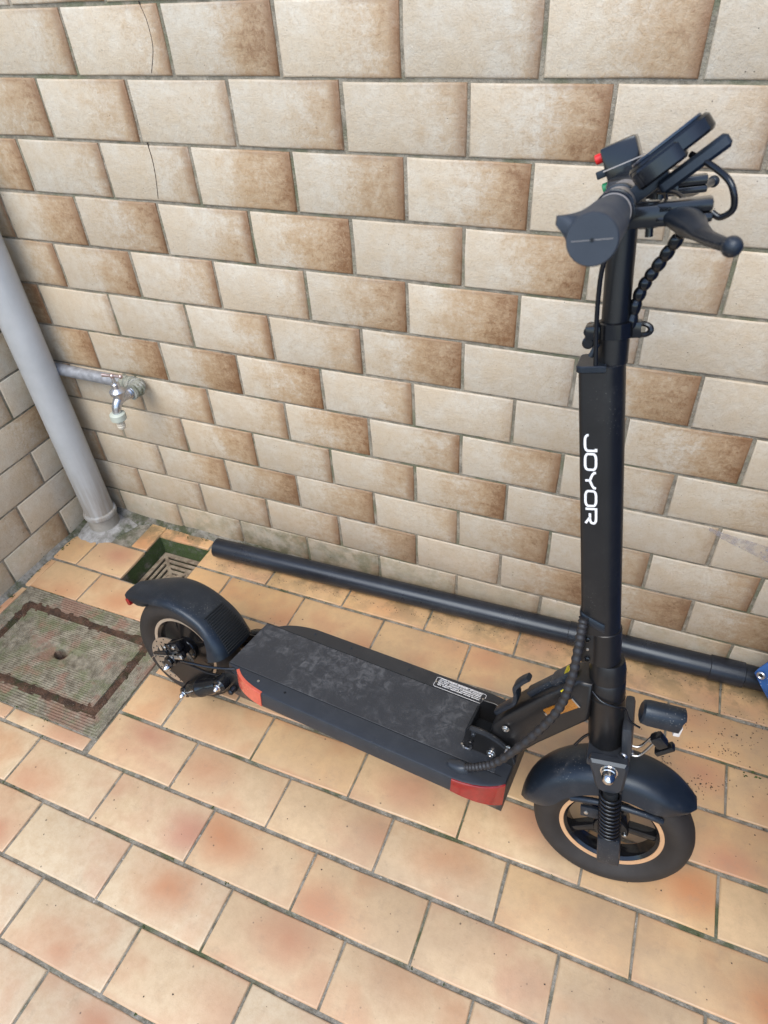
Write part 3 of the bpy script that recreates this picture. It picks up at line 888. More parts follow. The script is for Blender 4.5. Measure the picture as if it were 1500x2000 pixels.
# ------------------------------------------------------------------ scooter
OX, OY, YAW, LEAN = 0.1614, -0.4439, -0.0738, 0.1675
u_ = Vector((math.cos(YAW), math.sin(YAW), 0)); l0 = Vector((-u_.y, u_.x, 0)); zz = Vector((0, 0, 1))
up_ = zz * math.cos(LEAN) + l0 * math.sin(LEAN); lf_ = l0 * math.cos(LEAN) - zz * math.sin(LEAN)
MS = Matrix((u_, lf_, up_)).transposed().to_4x4()
MS.translation = Vector((OX, OY, 0.0075))
sc = empty('electric_scooter', MS)
tag(sc, 'black folding electric scooter with white JOYOR lettering on its stem', 'scooter')
RAKE, STEER, AXX = 0.1686, 0.0965, 0.829
axd = Vector((-math.sin(RAKE), 0, math.cos(RAKE)))
x0v = Vector((math.cos(RAKE), 0, math.sin(RAKE)))
Rst = Matrix.Rotation(STEER, 3, axd)
MF = Matrix((Rst @ x0v, Rst @ Vector((0, 1, 0)), axd)).transposed().to_4x4()
MF.translation = Vector((AXX, 0, 0.35))
MH = Matrix((x0v, Vector((0, 1, 0)), axd)).transposed().to_4x4(); MH.translation = Vector((AXX, 0, 0.35))

M_PAINT = simple('black_satin_paint', (0.0075, 0.0075, 0.008), 0.36, var=0.15, scale=30, dust=0.3)
M_MATT = simple('matt_black_plastic', (0.0095, 0.0135, 0.020), 0.35, var=0.12, scale=40, bump=0.2, bscale=900, dust=0.9)
M_DECK = simple('deck_aluminium_black', (0.023, 0.0255, 0.030), 0.40, var=0.15, scale=20, bump=0.1, bscale=700, dust=0.35)
M_RUBBER = simple('tyre_rubber', (0.020, 0.0165, 0.014), 0.68, var=0.2, scale=25, dust=0.35, dustcol=(0.12, 0.085, 0.06))
M_GRIP = simple('grip_rubber', (0.030, 0.036, 0.046), 0.58, var=0.08, scale=50, bump=0.15, bscale=700)
M_TAN = simple('tan_rim_stripe', (0.50, 0.30, 0.16), 0.42, var=0.08)
M_RIMEDGE = simple('worn_rim_edge', (0.50, 0.41, 0.31), 0.35, metal=0.4, var=0.12)
M_STEEL = simple('bare_steel', (0.50, 0.50, 0.49), 0.28, metal=1.0, var=0.12)
M_CHROME = simple('acorn_nut_chrome', (0.62, 0.60, 0.57), 0.16, metal=1.0, var=0.05)
M_GLOSS = simple('gloss_black', (0.008, 0.008, 0.009), 0.16, var=0.1, scale=20)
M_RED = simple('red_reflector', (0.24, 0.010, 0.009), 0.16, var=0.2, scale=90, coat=0.5)
M_LITRED = simple('lit_red_reflector', (0.55, 0.10, 0.06), 0.25, var=0.1, scale=90, coat=0.4)  # paler red: reflected light on the rear reflectors put into the colour
M_AMBER = simple('amber_reflector', (0.30, 0.115, 0.012), 0.25, var=0.25, scale=400, coat=0.4)
M_YEL = simple('yellow_sticker', (0.75, 0.62, 0.02), 0.4, var=0.05)
M_WHITE = simple('white_print', (0.78, 0.78, 0.77), 0.5, var=0.03)
M_SEAM = simple('dark_seam', (0.004, 0.004, 0.004), 0.7)
M_DISC = simple('brake_disc_steel', (0.58, 0.52, 0.44), 0.38, metal=0.9, var=0.15, scale=40)
M_SPIRAL = simple('cable_sheath', (0.022, 0.019, 0.018), 0.5, var=0.15)
M_BAR = simple('gunmetal_bar', (0.34, 0.315, 0.295), 0.36, metal=0.35, var=0.06)
M_RED2 = simple('red_button', (0.70, 0.02, 0.02), 0.3, var=0.05)
M_GREEN = simple('green_button', (0.02, 0.25, 0.10), 0.3, var=0.05)
M_LENS = simple('clear_lens', (0.60, 0.58, 0.55), 0.12, var=0.05, coat=0.6)
M_SCREEN = simple('screen_glass', (0.02, 0.035, 0.06), 0.06, var=0.1)

def pad_mat():
    m, t, b = new_mat('scuffed_deck_rubber')
    g = N(t)
    p = g.obj()
    n1 = g.noise(p, 12, 5, 0.62, 0.6); n2 = g.noise(p, 55, 6, 0.7, 1.2); n3 = g.noise(p, 260, 4, 0.7)
    wv = g.noise(g.vadd(p, g.comb(0, 0, 0)), 130, 5, 0.75, 2.0)
    k = g.math('MULTIPLY', g.ramp(n1, 0.38, 0.66), g.ramp(n2, 0.40, 0.68))
    k = g.math('ADD', g.math('MULTIPLY', k, 0.75), g.math('MULTIPLY', g.ramp(wv, 0.56, 0.7), 0.22), clamp=True)
    c = g.mix(k, (0.024, 0.028, 0.034), (0.125, 0.13, 0.135))
    c = g.mix(g.math('MULTIPLY', g.ramp(n3, 0.62, 0.74), 0.35), c, (0.20, 0.19, 0.17))
    g.put(b.inputs['Base Color'], c)
    g.put(b.inputs['Roughness'], g.ramp(k, 0, 1, 0.5, 0.75, False))
    g.put(b.inputs['Normal'], g.bump(g.math('ADD', n3, n2), 0.3, 0.001))
    return m
M_PAD = pad_mat()

# ---- deck
HD = 0.2054
def arc_cut(p0, p1, c_pull, n=6):
    """concave quadratic curve between two points pulled to c_pull"""
    return [tuple((1 - t) ** 2 * a + 2 * t * (1 - t) * c + t * t * b for a, b, c in zip(p0, p1, c_pull)) for t in [i / n for i in range(n + 1)]]
right = [(0.158, -0.0625), (0.1835, -0.0693)] + arc_cut((0.1835, -0.0693), (0.257, -0.0975), (0.205, -0.0915))[1:] + [(0.45, -0.1005), (0.632, -0.1015)] + arc_cut((0.632, -0.1015), (0.7125, -0.071), (0.688, -0.0985))[1:]
plan = right + [(x, -y) for x, y in right[::-1]]
def inset(poly, d, sy=1.0):
    out = []
    m = len(poly)
    s = 1 if area(poly) > 0 else -1
    for i in range(m):
        p = Vector(poly[i]); a = Vector(poly[i - 1]); b = Vector(poly[(i + 1) % m])
        e0 = (p - a).normalized(); e1 = (b - p).normalized()
        nn = Vector((-e0.y, e0.x)) + Vector((-e1.y, e1.x))
        nn = nn / max(nn.length_squared, .5) * 2
        q = p + nn * d * s
        out.append((q.x, q.y * sy))
    return out
g = G()
def R3(poly, z): return [Vector((x, y, z)) for x, y in poly]
def low(poly, k): return [(x, math.copysign(min(abs(y), 0.0975 - 0.033 * k), y)) for x, y in poly]
g.loft([R3(low(plan, 1), 0.124), R3(low(plan, 0.94), 0.127), R3(low(inset(plan, .0005), 0.3), 0.160), R3(inset(plan, .0004), 0.173), R3(plan, 0.177), R3(plan, HD - .0045), R3(inset(plan, .0012), HD - .0014), R3(inset(plan, .004), HD)])
deck = g.build('deck', M_DECK, sc, angle=30)
pad = [(0.159, -0.0612), (0.690, -0.0612), (0.690, 0.0628), (0.159, 0.0628)]
g = G(); g.prism(pad, HD - .001, HD + .0009, bev=.0004); g.build('deck_pad', M_PAD, sc)
for yy in (-0.0620, 0.0637):
    g = G(); g.box((0.43, yy, HD + .0001), (0.545, 0.0013, 0.0006)); g.build('seam', M_SEAM, sc)
# rear/front corner reflectors follow the curved corners
def corner_light(name, pts, z0, z1, mat):
    g = G()
    m = len(pts)
    rings = []
    for i, (x, y) in enumerate(pts):
        a = Vector(pts[max(i - 1, 0)]); b = Vector(pts[min(i + 1, m - 1)])
        e = (b - a).normalized()
        nn = Vector((e.y, -e.x)) * (1 if y < 0 else -1)
        o1 = Vector((x, y)) + nn * 0.0016; i1 = Vector((x, y)) - nn * 0.004
        if callable(z0): zb = z0(i / (m - 1))
        else: zb = z0
        rings.append([Vector((*i1, zb)), Vector((*o1, zb)), Vector((*o1, z1 - .001)), Vector((*(o1 - nn * .0008), z1)), Vector((*i1, z1))])
    g.loft(rings)
    return g.build(name, mat, sc, angle=30)
fr_r = arc_cut((0.632, -0.1015), (0.7125, -0.071), (0.688, -0.0985), 10)
rr_r = arc_cut((0.1835, -0.0693), (0.257, -0.0975), (0.205, -0.0915), 10)
mir = lambda ps: [(x, -y) for x, y in ps]
o = corner_light('side_reflector', fr_r, lambda t: 0.1745 - 0.0225 * t, HD - .0022, M_RED); o['label'] = 'dark red reflector on the front right deck corner'
o = corner_light('side_reflector', mir(fr_r), lambda t: 0.1745 - 0.0225 * t, HD - .0045, M_RED)
o = corner_light('side_reflector', rr_r, 0.172, HD + .0004, M_LITRED); o['label'] = 'red reflector on the rear right deck corner, paled by painted light'
o = corner_light('side_reflector', mir(rr_r), 0.172, HD - .0045, M_LITRED)
for (x, y) in ((0.236, -0.0752), (0.262, 0.083), (0.345, 0.083), (0.47, 0.083)):
    g = G(); g.lathe([(0.0028, 0), (0.0026, .0008), (0.0014, .0011), (0.0012, .0004)], (x, y, HD - .0001), (0, 0, 1), 14); g.build('screw', M_STEEL if y < 0 else M_DECK, sc)
g = G(); g.cyl((0.295, -0.0755, HD - .002), (0.295, -0.0755, HD + .0003), 0.0026, n=14); g.build('screw_hole', M_SEAM, sc)
# printed type plate (tiny unreadable print kept as bars and dashes, as it reads in the photograph)
g = G()
lx0, lx1, ly0, ly1 = 0.5265, 0.6240, 0.0665, 0.0915
zt = HD + .0005
def bar(g, xa, xb, ya, yb, z=zt): g.box(((xa + xb) / 2, (ya + yb) / 2, z), (xb - xa, yb - ya, 0.0003))
def rrect(xa, xb, ya, yb, r, n=5):
    out = []
    for cx, cy, a0 in ((xb - r, yb - r, 0), (xa + r, yb - r, 90), (xa + r, ya + r, 180), (xb - r, ya + r, 270)):
        for k in range(n + 1):
            a = rad(a0 + 90 * k / n); out.append((cx + r * math.cos(a), cy + r * math.sin(a)))
    return out
def outline(g, poly, wdt, z):
    a = [Vector((x, y, z)) for x, y in poly]; b = [Vector((x, y, z)) for x, y in inset(poly, wdt)]
    a2 = [v - Vector((0, 0, .0004)) for v in a]; b2 = [v - Vector((0, 0, .0004)) for v in b]
    rings = [a2, a, b, b2]
    g.loft(rings, True, False)
outline(g, rrect(lx0, lx1, ly0, ly1, .004), .0006, zt)
def ribbon_rows():
    rows = [(0.0888, [(0.534, 0.546, 1), (0.548, 0.566, 2), (0.5675, 0.590, 2), (0.592, 0.616, 2)]),
            (0.0852, [(0.533, 0.538, 1), (0.541, 0.552, 2), (0.554, 0.572, 1), (0.574, 0.596, 1), (0.598, 0.616, 2)]),
            (0.0816, [(0.532, 0.541, 1), (0.5425, 0.551, 2), (0.553, 0.578, 1), (0.580, 0.616, 2)]),
            (0.0775, [(0.533, 0.545, 2), (0.5465, 0.575, 2), (0.577, 0.603, 2), (0.6045, 0.616, 2)]),
            (0.0735, [(0.533, 0.541, 2), (0.543, 0.556, 2), (0.558, 0.583, 2), (0.585, 0.598, 2), (0.600, 0.616, 2)])]
    for y, segs in rows:
        for a, b, k in segs:
            if k == 1: outline(g, rrect(a, b, y - .0014, y + .0014, .0008, 2), .0004, zt)
            else:
                x = a
                while x < b - .0006:
                    wl = rnd.uniform(.0006, .0014)
                    bar(g, x, min(b, x + wl), y - rnd.uniform(.0008, .0013), y + rnd.uniform(.0007, .0013)); x += wl + rnd.uniform(.0003, .0007)
ribbon_rows()
g.build('type_plate_print', M_WHITE, sc, smooth=False)
for x in (0.5285, 0.6205):
    g = G(); g.lathe([(0.0022, 0), (.002, .0006), (.0006, .0009)], (x, 0.079, HD), (0, 0, 1), 12); g.build('rivet', M_STEEL, sc)
g = G(); g.box((0.664, 0.062, HD + .005), (0.022, 0.020, 0.012), .002); g.build('rubber_stop', M_MATT, sc)

# ---- folding bracket, neck, lever
PL = [(0.622, HD - .001), (0.702, HD - .024), (0.716, 0.215), (0.708, 0.236), (0.695, 0.247), (0.675, 0.2555), (0.652, 0.259), (0.634, 0.257), (0.628, 0.245)]
def plate(y0, y1, mat=M_PAINT):
    g = G()
    Mx = Matrix(((1, 0, 0, 0), (0, 0, 1, 0), (0, 1, 0, 0), (0, 0, 0, 1)))
    g.prism(PL, y0, y1, Mx, .0008)
    return g
pr_ = plate(-0.034, -0.029).build('hinge_plate', M_PAINT, sc)
plate(0.030, 0.035).build('hinge_plate', M_PAINT, sc)
# raised curved rail on the right plate
g = G()
pth = smooth_path([(0.634, -0.036, 0.2575), (0.655, -0.036, 0.2585), (0.677, -0.036, 0.2545), (0.697, -0.036, 0.2445), (0.709, -0.036, 0.233), (0.716, -0.036, 0.217)], 5)
g.loft([[p + Vector((0, -.002, 0)), p + Vector((0, .004, 0)), p + Vector((0, .004, -.0045)), p + Vector((0, -.002, -.0045))] for p in pth]); g.build('hinge_rail', M_DECK, sc)
g = G(); g.box((0.668, 0.0005, 0.2085), (0.088, 0.0595, 0.006), .001); g.box((0.627, 0.0005, 0.224), (0.005, 0.0588, 0.034), .001)
g.build('hinge_base', M_SEAM, sc)
def boltY(x, y, z, r, L, mat=M_STEEL, name='bolt'):
    g = G(); g.lathe([(r * 1.25, 0), (r * 1.25, L * .2), (r, L * .25), (r, L * .8), (r * .75, L), (r * .4, L), (r * .4, L * .8)], (x, y, z), (0, -1, 0), 18); return g.build(name, mat, sc)
boltY(0.7005, -0.035, 0.245, 0.0042, 0.011)
boltY(0.6745, -0.0345, 0.216, 0.0062, 0.006, M_CHROME)
boltY(0.690, -0.029, 0.279, 0.0048, 0.004)
boltY(0.641, -0.0345, 0.246, 0.0034, 0.005, M_DECK)
boltY(0.638, -0.0345, 0.225, 0.0040, 0.006, M_PAINT)
g = G(); g.tube([(0.632 + .008 * math.cos(a), -0.0365, 0.213 + .008 * math.sin(a)) for a in [rad(180 + 200 * i / 12) for i in range(13)]], 0.0022, 8); g.build('safety_clip', M_STEEL, sc)
# neck arm : box section from hinge up to the head tube
NK = [(0.664, 0.238), (0.712, 0.220), (0.742, 0.268), (0.8065, 0.357), (0.800, 0.428), (0.779, 0.426), (0.735, 0.372), (0.684, 0.300), (0.666, 0.270)]
g = G()
Mx = Matrix(((1, 0, 0, 0), (0, 0, 1, 0), (0, 1, 0, 0), (0, 0, 0, 1)))
def ringN(y, k):
    c = Vector((0.735, 0.325))
    return [Vector((c.x + (a - c.x) * 1.0, y, b)) for a, b in inset(NK, k)]
g.loft([ringN(-0.0265, .006), ringN(-0.0255, .002), ringN(-0.0225, 0), ringN(0.0225, 0), ringN(0.0255, .002), ringN(0.0265, .006)])
neck = g.build('neck', M_PAINT, sc, angle=45)
# raised rib on top of the neck and recessed lug
def along(t, o=0.0):      # point on the upper edge of the neck
    a = Vector((0.690, 0, 0.309)); b = Vector((0.778, 0, 0.424)); d = (b - a); nrm = Vector((-d.z, 0, d.x)).normalized()
    return a + d * t + nrm * o
ang = math.atan2(0.115, 0.088)
RY = Matrix.Rotation(-ang, 4, 'Y')
g = G(); g.box(along(.50, .005), (0.060, 0.018, 0.012), .003, RY); g.box(along(.80, .0055), (0.040, 0.026, 0.012), .003, RY)
g.build('latch_block', M_MATT, sc)
g = G(); g.box(along(.93, .0095), (0.022, 0.020, 0.004), .001, RY); g.box(along(.84, -.003) + Vector((0, -.0215, 0)), (0.020, 0.012, 0.004), .001, RY); g.build('warning_sticker', M_YEL, sc)
g = G()
lp = smooth_path([(0.668, -0.012, 0.292), (0.682, -0.012, 0.312), (0.694, -0.012, 0.330), (0.695, -0.012, 0.347), (0.692, -0.013, 0.362), (0.700, -0.013, 0.378), (0.709, -0.014, 0.390)], 5)
d0 = Vector((0, 1, 0))
rings = []
for i, p in enumerate(lp):
    t = i / (len(lp) - 1)
    d = (lp[min(i + 1, len(lp) - 1)] - lp[max(i - 1, 0)]).normalized()
    n_ = d.cross(d0)
    hw = 0.0080 + 0.0025 * math.sin(t * math.pi); th = 0.0042
    rings.append([p + d0 * hw * a + n_ * th * b for a, b in ((-1, -.6), (-.7, -1), (.7, -1), (1, -.6), (1, .6), (.7, 1), (-.7, 1), (-1, .6))])
g.loft(rings); g.build('fold_lever', M_MATT, sc, angle=50)
# amber reflector on the right cheek of the neck
g = G()
q0, q1 = Vector((0.742, -0.0275, 0.3375)), Vector((0.789, -0.0275, 0.3925))
ex = (q1 - q0).normalized(); ey_ = Vector((-ex.z, 0, ex.x))
mid = (q0 + q1) / 2
RYr = Matrix.Rotation(-math.atan2(ex.z, ex.x), 4, 'Y')
g.box(mid - ex * .001, (0.056, 0.003, 0.017), .001, RYr); arf = g.build('amber_reflector', M_AMBER, sc)
g = G(); g.box(mid + ex * .0282, (0.003, 0.0035, 0.0185), .0008, RYr); g.build('reflector_frame', M_STEEL, arf)
g = G(); g.box(mid - ex * .0302, (0.003, 0.0035, 0.006), .0008, RYr); g.build('reflector_tab', M_STEEL, arf)

# ---- head tube (scooter frame) and steering column
g = G()
g.lathe([(0.020, -0.0445), (0.0245, -0.044), (0.0256, -0.041), (0.0256, 0.060), (0.0256, 0.078), (0.0240, 0.081)], (0, 0, 0), (0, 0, 1), 40)
ht = g.build('head_tube', M_PAINT, sc, MH)
g = G(); g.lathe([(0.0235, 0.0812), (0.0258, 0.082), (0.0256, 0.100), (0.0238, 0.112), (0.0225, 0.1155)], (0, 0, 0), (0, 0, 1), 40); g.build('headset_cup', M_PAINT, sc, MH)
g = G(); g.lathe([(0.0262, 0.0495), (0.0264, 0.0500), (0.0264, 0.0512), (0.0262, 0.0517)], (0, 0, 0), (0, 0, 1), 40, False); g.build('seam_ring', M_SEAM, sc, MH)
def boxsec(hw, xb, xf, n=10):
    """flat back, round front section (x fwd, y left)"""
    cx = xf - hw
    pts = [(cx + hw * math.cos(a), hw * math.sin(a)) for a in [rad(-90 + 180 * i / (2 * n)) for i in range(2 * n + 1)]]
    r = 0.006
    pts += [(xb + r + r * math.cos(a), hw - r + r * math.sin(a)) for a in [rad(90 + 90 * i / 4) for i in range(5)]]
    pts += [(xb + r + r * math.cos(a), -hw + r + r * math.sin(a)) for a in [rad(180 + 90 * i / 4) for i in range(5)]]
    return pts
def sec3(pts, z, cx=0): return [Vector((x + cx, y, z)) for x, y in pts]
g = G()
S_ = boxsec(0.0235, -0.0345, 0.0155)
SI = inset(S_, .001)
lean_x = lambda z: -0.0062 * (z - 0.17) / 0.38
g.loft([sec3(SI, 0.170), sec3(S_, 0.171), sec3(S_, 0.5455, lean_x(.5455)), sec3(SI, 0.5465, lean_x(.5465))])
body = g.build('stem_body', M_PAINT, sc, MF)
g = G()   # plastic cap over the flat half
cap = [(-0.004, -0.0255), (-0.004, 0.0255)] + [(-0.0305 - .0065 * math.cos(a) * 1.0 + 0.0, 0.0190 + .0065 * math.sin(a)) for a in [rad(90 - 90 * i / 5) for i in range(6)]] + [(-0.0305 - .0065 * math.cos(a), -0.0190 - .0065 * math.sin(a)) for a in [rad(90 * i / 5) for i in range(6)]]
g.prism([(x - .006, y) for x, y in cap], 0.5405, 0.5485, None, .0012); g.build('stem_cap', M_MATT, sc, MF)
g = G(); g.cyl((-.006, 0, 0.546), (-.004, 0, 0.592), 0.0170, n=36); g.build('stem_sleeve', M_PAINT, sc, MF)
g = G(); g.cyl((-.004, 0, 0.59), (0.002, 0, 0.7050), 0.0148, n=36); g.build('stem_tube', M_PAINT, sc, MF)
# cable collar at the bottom of the stem body: angled wrap
g = G()
def collar_ring(k): return [Vector((x * (1 + .0) - k * (x < -.01) * .0, y, 0)) for x, y in inset(S_, -.0016 - k)]
rings = []
for dz, k in ((0, 0.0), (0.003, 0.0012), (0.011, 0.0012), (0.014, 0)):
    rings.append([Vector((p.x, p.y, 0.182 + dz - 0.55 * (p.x + 0.012))) for p in collar_ring(k)])
keep = [i for i, p in enumerate(rings[0]) if p.x < -0.004]
keep = [i for i in keep if i >= 15] + [i for i in keep if i < 15]
g.loft([[r[i] for i in keep] for r in rings], True, True); g.build('cable_collar', M_MATT, sc, MF)
# clamp at the foot of the column
g = G()
g.lathe([(0.0232, 0.116), (0.0241, 0.117), (0.0241, 0.1705), (0.0232, 0.1715)], (-.0065, 0, 0), (0, 0, 1), 40)
g.box((-0.0255, -0.006, 0.144), (0.019, 0.030, 0.051), .0022)
cl = g.build('column_clamp', M_PAINT, sc, MF)
for z in (0.127, 0.1615):
    g = G(); g.lathe([(0.0042, 0), (.0042, .003), (.0026, .0036), (.0022, .001)], (-0.0262, -0.0205, z), (0, -1, 0), 18); g.build('clamp_bolt', M_SEAM if z < 0 else M_GLOSS, cl, MF)
g = G(); g.lathe([(0.0022, 0), (.0022, .0012), (.0014, .0014)], (-0.0262, -0.0205, 0.144), (0, -1, 0), 14); g.build('clamp_hole', M_STEEL, cl, MF)
# quick-release seat clamp with ring lever
g = G()
g.lathe([(0.0168, 0.5745), (0.0194, 0.5752), (0.0194, 0.5915), (0.0172, 0.5925)], (-.004, 0, 0), (0, 0, 1), 36)
g.box((0.0175, 0.004, 0.5815), (0.012, 0.016, 0.017), .001); g.box((-0.0265, -0.004, 0.582), (0.016, 0.020, 0.015), .002)
qr = g.build('height_clamp', M_GLOSS, sc, MF)
g = G()
loop = smooth_path([(0.016, .004, 0.586), (0.023, .004, 0.588), (0.0305, .003, 0.5855), (0.0330, .002, 0.580), (0.0295, .002, 0.575), (0.022, .003, 0.5735), (0.016, .004, 0.5745)], 6)
g.tube(loop, 0.0034, 8); bmesh.ops.scale(g.bm, vec=(1, 1, 0.85), space=Matrix.Translation((0, 0, -.58)), verts=g.bm.verts); g.build('clamp_lever', M_GLOSS, qr, MF)
g = G(); g.cyl((-0.030, -.012, 0.583), (-0.030, .012, 0.583), 0.0062, n=16, bev=.001); g.cyl((-0.031, -.013, 0.571), (-0.031, -0.002, 0.571), 0.0068, n=16, bev=.0015)
g.ball((-0.022, -0.010, 0.590), .0042); g.build('clamp_nut', M_GLOSS, qr, MF)
g = G(); g.cyl((-0.0275, -.018, 0.558), (-0.020, -.018, 0.572), 0.0032, n=10); g.build('cable_end', M_MATT, sc, MF)

# lettering down the right face of the stem body
def ribbon(g, pts, wd, h=0.0003, closed=False):
    P = [Vector(p) for p in pts]
    m = len(P)
    L_, R_ = [], []
    for i in range(m):
        a = P[i - 1] if (i or closed) else P[i]; b = P[(i + 1) % m] if (i < m - 1 or closed) else P[i]
        e0 = (P[i] - a); e1 = (b - P[i])
        e0 = e0.normalized() if e0.length > 1e-7 else e1.normalized(); e1 = e1.normalized() if e1.length > 1e-7 else e0
        n_ = Vector((-e0.y, e0.x)) + Vector((-e1.y, e1.x)); n_ = n_ / max(n_.length_squared, .5) * 2
        L_.append(P[i] + n_ * wd / 2); R_.append(P[i] - n_ * wd / 2)
    return L_, R_
def arc2(cx, cy, r, a0, a1, n=5): return [(cx + r * math.cos(rad(a0 + (a1 - a0) * i / n)), cy + r * math.sin(rad(a0 + (a1 - a0) * i / n))) for i in range(n + 1)]
W_, Q = 0.78, 0.26
GLY = {
 'J': [([(0.02, .34)] + [(0.02, .26)] + arc2(.02 + Q, Q, Q, 180, 270) + arc2(W_ - Q, Q, Q, 270, 360) + [(W_, 0.88), (W_, 1.0), (W_ - .10, 1.0)], False)],
 'O': [(arc2(W_ - Q, 1 - Q, Q, 0, 90) + arc2(Q, 1 - Q, Q, 90, 180) + arc2(Q, Q, Q, 180, 270) + arc2(W_ - Q, Q, Q, 270, 360), True)],
 'Y': [([(0, 1), (0, .82), (.10, .66), (.39, .42), (.68, .66), (W_, .82), (W_, 1)], False), ([(.39, .44), (.39, 0)], False)],
 'R': [([(0, 0), (0, 1), (W_ - Q, 1)] + arc2(W_ - Q * .95, 1 - Q * .95, Q * .95, 90, 0) + arc2(W_ - Q * .95, .42 + Q * .9, Q * .9, 0, -90) + [(.24, .42)], False), ([(.45, .42), (W_ - .08, .10), (W_, 0)], False)],
}
HGT = 0.0125
x_base, ytxt = -0.0272, -0.0235
zt0, zt1 = 0.4665, 0.3475
word = 'JOYOR'
pitch_l = (zt0 - zt1 + 0.004) / 5
for i, ch in enumerate(word):
    g = G()
    for pts, closed in GLY[ch]:
        pp = [(zt0 - i * pitch_l - p[0] / W_ * (pitch_l - .0042), x_base + p[1] * HGT) for p in pts]
        L_, R_ = ribbon(g, pp, 0.00285 if True else 0, closed=closed)
        def to3(v, d): return Vector((v.y + lean_x(v.x), ytxt - d, v.x))
        rings = [[to3(a, .0004), to3(b, .0004), to3(b, -.0006), to3(a, -.0006)] for a, b in zip(L_, R_)]
        g.loft(rings, True, not closed, closed)
    g.build('letter_' + ch.lower(), M_WHITE, body, MF, smooth=False)

# ---- handlebar
HZ = 0.7180
g = G(); g.cyl((0.003, -0.288, HZ), (0.003, 0.288, HZ), 0.0111, n=28); g.cyl((0.003, -0.152, HZ), (0.003, 0.152, HZ), 0.0154, n=32)
hb = g.build('handlebar', M_BAR, sc, MF)
g = G(); g.lathe([(0.0158, -.150), (0.0166, -.149), (0.0166, -.1445), (.0158, -.1435)], (0.003, 0, HZ), (0, 1, 0), 32); g.build('bar_band', M_GLOSS, hb, MF)
g = G(); g.box((0.003, 0, HZ - .004), (0.036, 0.048, 0.040), .006); g.build('stem_head', M_PAINT, sc, MF)
def grip(sgn):
    g = G()
    rings = []
    n = 32
    for t in [i / 26 * .93 for i in range(27)] + [.945, .955, .972, .99, 1.0]:
        y = -0.150 - 0.142 * t
        r = 0.0160 + 0.0012 * math.sin(t * math.pi) - 0.0028 * math.exp(-((t - .12) / .1) ** 2)
        if t > .9: r += 0.0012
        wing = 0.0125 * max(0, min(1, (t - .35) / .55)) ** 1.4
        if t > 0.94: wing *= 0.9
        if t > .97: wing = 0
        if t == 1.0: r *= 0.955
        if t < 0.02: r *= .9
        ring = []
        for k in range(n):
            a = 2 * math.pi * k / n
            da = (a - rad(150) + math.pi) % (2 * math.pi) - math.pi
            rr = r + wing * math.exp(-(da / 0.27) ** 2)
            ring.append(Vector((0.003 + rr * math.cos(a), y * sgn, HZ + rr * math.sin(a))))
        rings.append(ring)
    g.loft(rings)
    return g
grip(1).build('grip', M_GRIP, sc, MF, angle=50)
grip(-1).build('grip', M_GRIP, sc, MF, angle=50)
for s in (1, -1):
    g = G(); g.cyl((0.003, s * -0.2925, HZ), (0.003, s * -0.2919, HZ), 0.0014, n=12); g.build('grip_vent', M_SEAM, sc, MF)
    g = G(); g.box((0.003, s * -0.2921, HZ), (0.0270, 0.0004, 0.0003)); g.build('mould_line', M_BAR, sc, MF)
# display with trigger throttle, right of the stem, tilted towards the rider
RD = Matrix.Rotation(rad(-33), 4, 'Y')
DC = Vector((0.045, -0.088, 0.7560))
def dM(c): return Matrix.Translation(c) @ RD
g = G()
poly = rrect(-0.036, 0.036, -0.029, 0.029, .021, 8)
g.prism(poly, -0.006, 0.0085, None, .0022)
disp = g.build('display', M_GLOSS, sc, MF @ dM(DC), angle=40)
g = G(); g.prism(rrect(-0.031, 0.031, -0.024, 0.024, .017, 8), 0.0085, 0.0112, None, .0008); g.build('display_screen', M_SCREEN, disp, MF @ dM(DC))
g = G(); g.prism(rrect(-0.034, 0.010, -0.033, 0.028, .010, 6), -0.0105, 0.0055, None, .002); g.build('display_housing', M_GLOSS, disp, MF @ dM(DC))
g = G(); g.prism(rrect(-0.020, 0.041, -0.008, 0.008, .004, 4), -0.0265, -0.0145, None, .0028); thr = g.build('throttle_lever', M_MATT, sc, MF @ dM(DC + Vector((-.002, -0.016, 0))), angle=40)
g = G(); g.lathe([(0.0154, -.006), (0.0172, -.0055), (0.0172, .0055), (0.0154, .006)], (0.003, -0.086, HZ), (0, 1, 0), 32)
g.box((0.022, -0.092, HZ + .010), (0.050, 0.018, 0.014), .002, RD)
g.build('display_clamp', M_MATT, sc, MF)
# switch box on the left half of the bar
SBX = Vector((-0.002, 0.040, HZ + .0235))
RS = Matrix.Rotation(rad(-16), 4, 'Y')
g = G(); g.box((0, 0, 0), (0.036, 0.044, 0.050), .004); swb = g.build('switch_box', M_GLOSS, sc, MF @ Matrix.Translation(SBX) @ RS)
g = G(); g.box((0.0, -.0003, 0.0035), (0.0384, 0.0442, 0.0012)); g.build('switch_seam', M_BAR, swb, MF @ Matrix.Translation(SBX) @ RS)
def button(z, mat, name):
    g = G(); g.cyl((-0.018, -0.006, z), (-0.0255, -0.006, z), 0.0050, n=18, bev=.0008); g.build(name, mat, swb, MF @ Matrix.Translation(SBX) @ RS)
button(0.0165, M_RED2, 'red_button'); button(-0.0125, M_GREEN, 'green_button')
g = G(); g.box((-0.0225, -0.006, 0.0015), (0.011, 0.009, 0.0075), .0008); g.build('light_switch', M_MATT, swb, MF @ Matrix.Translation(SBX) @ RS)
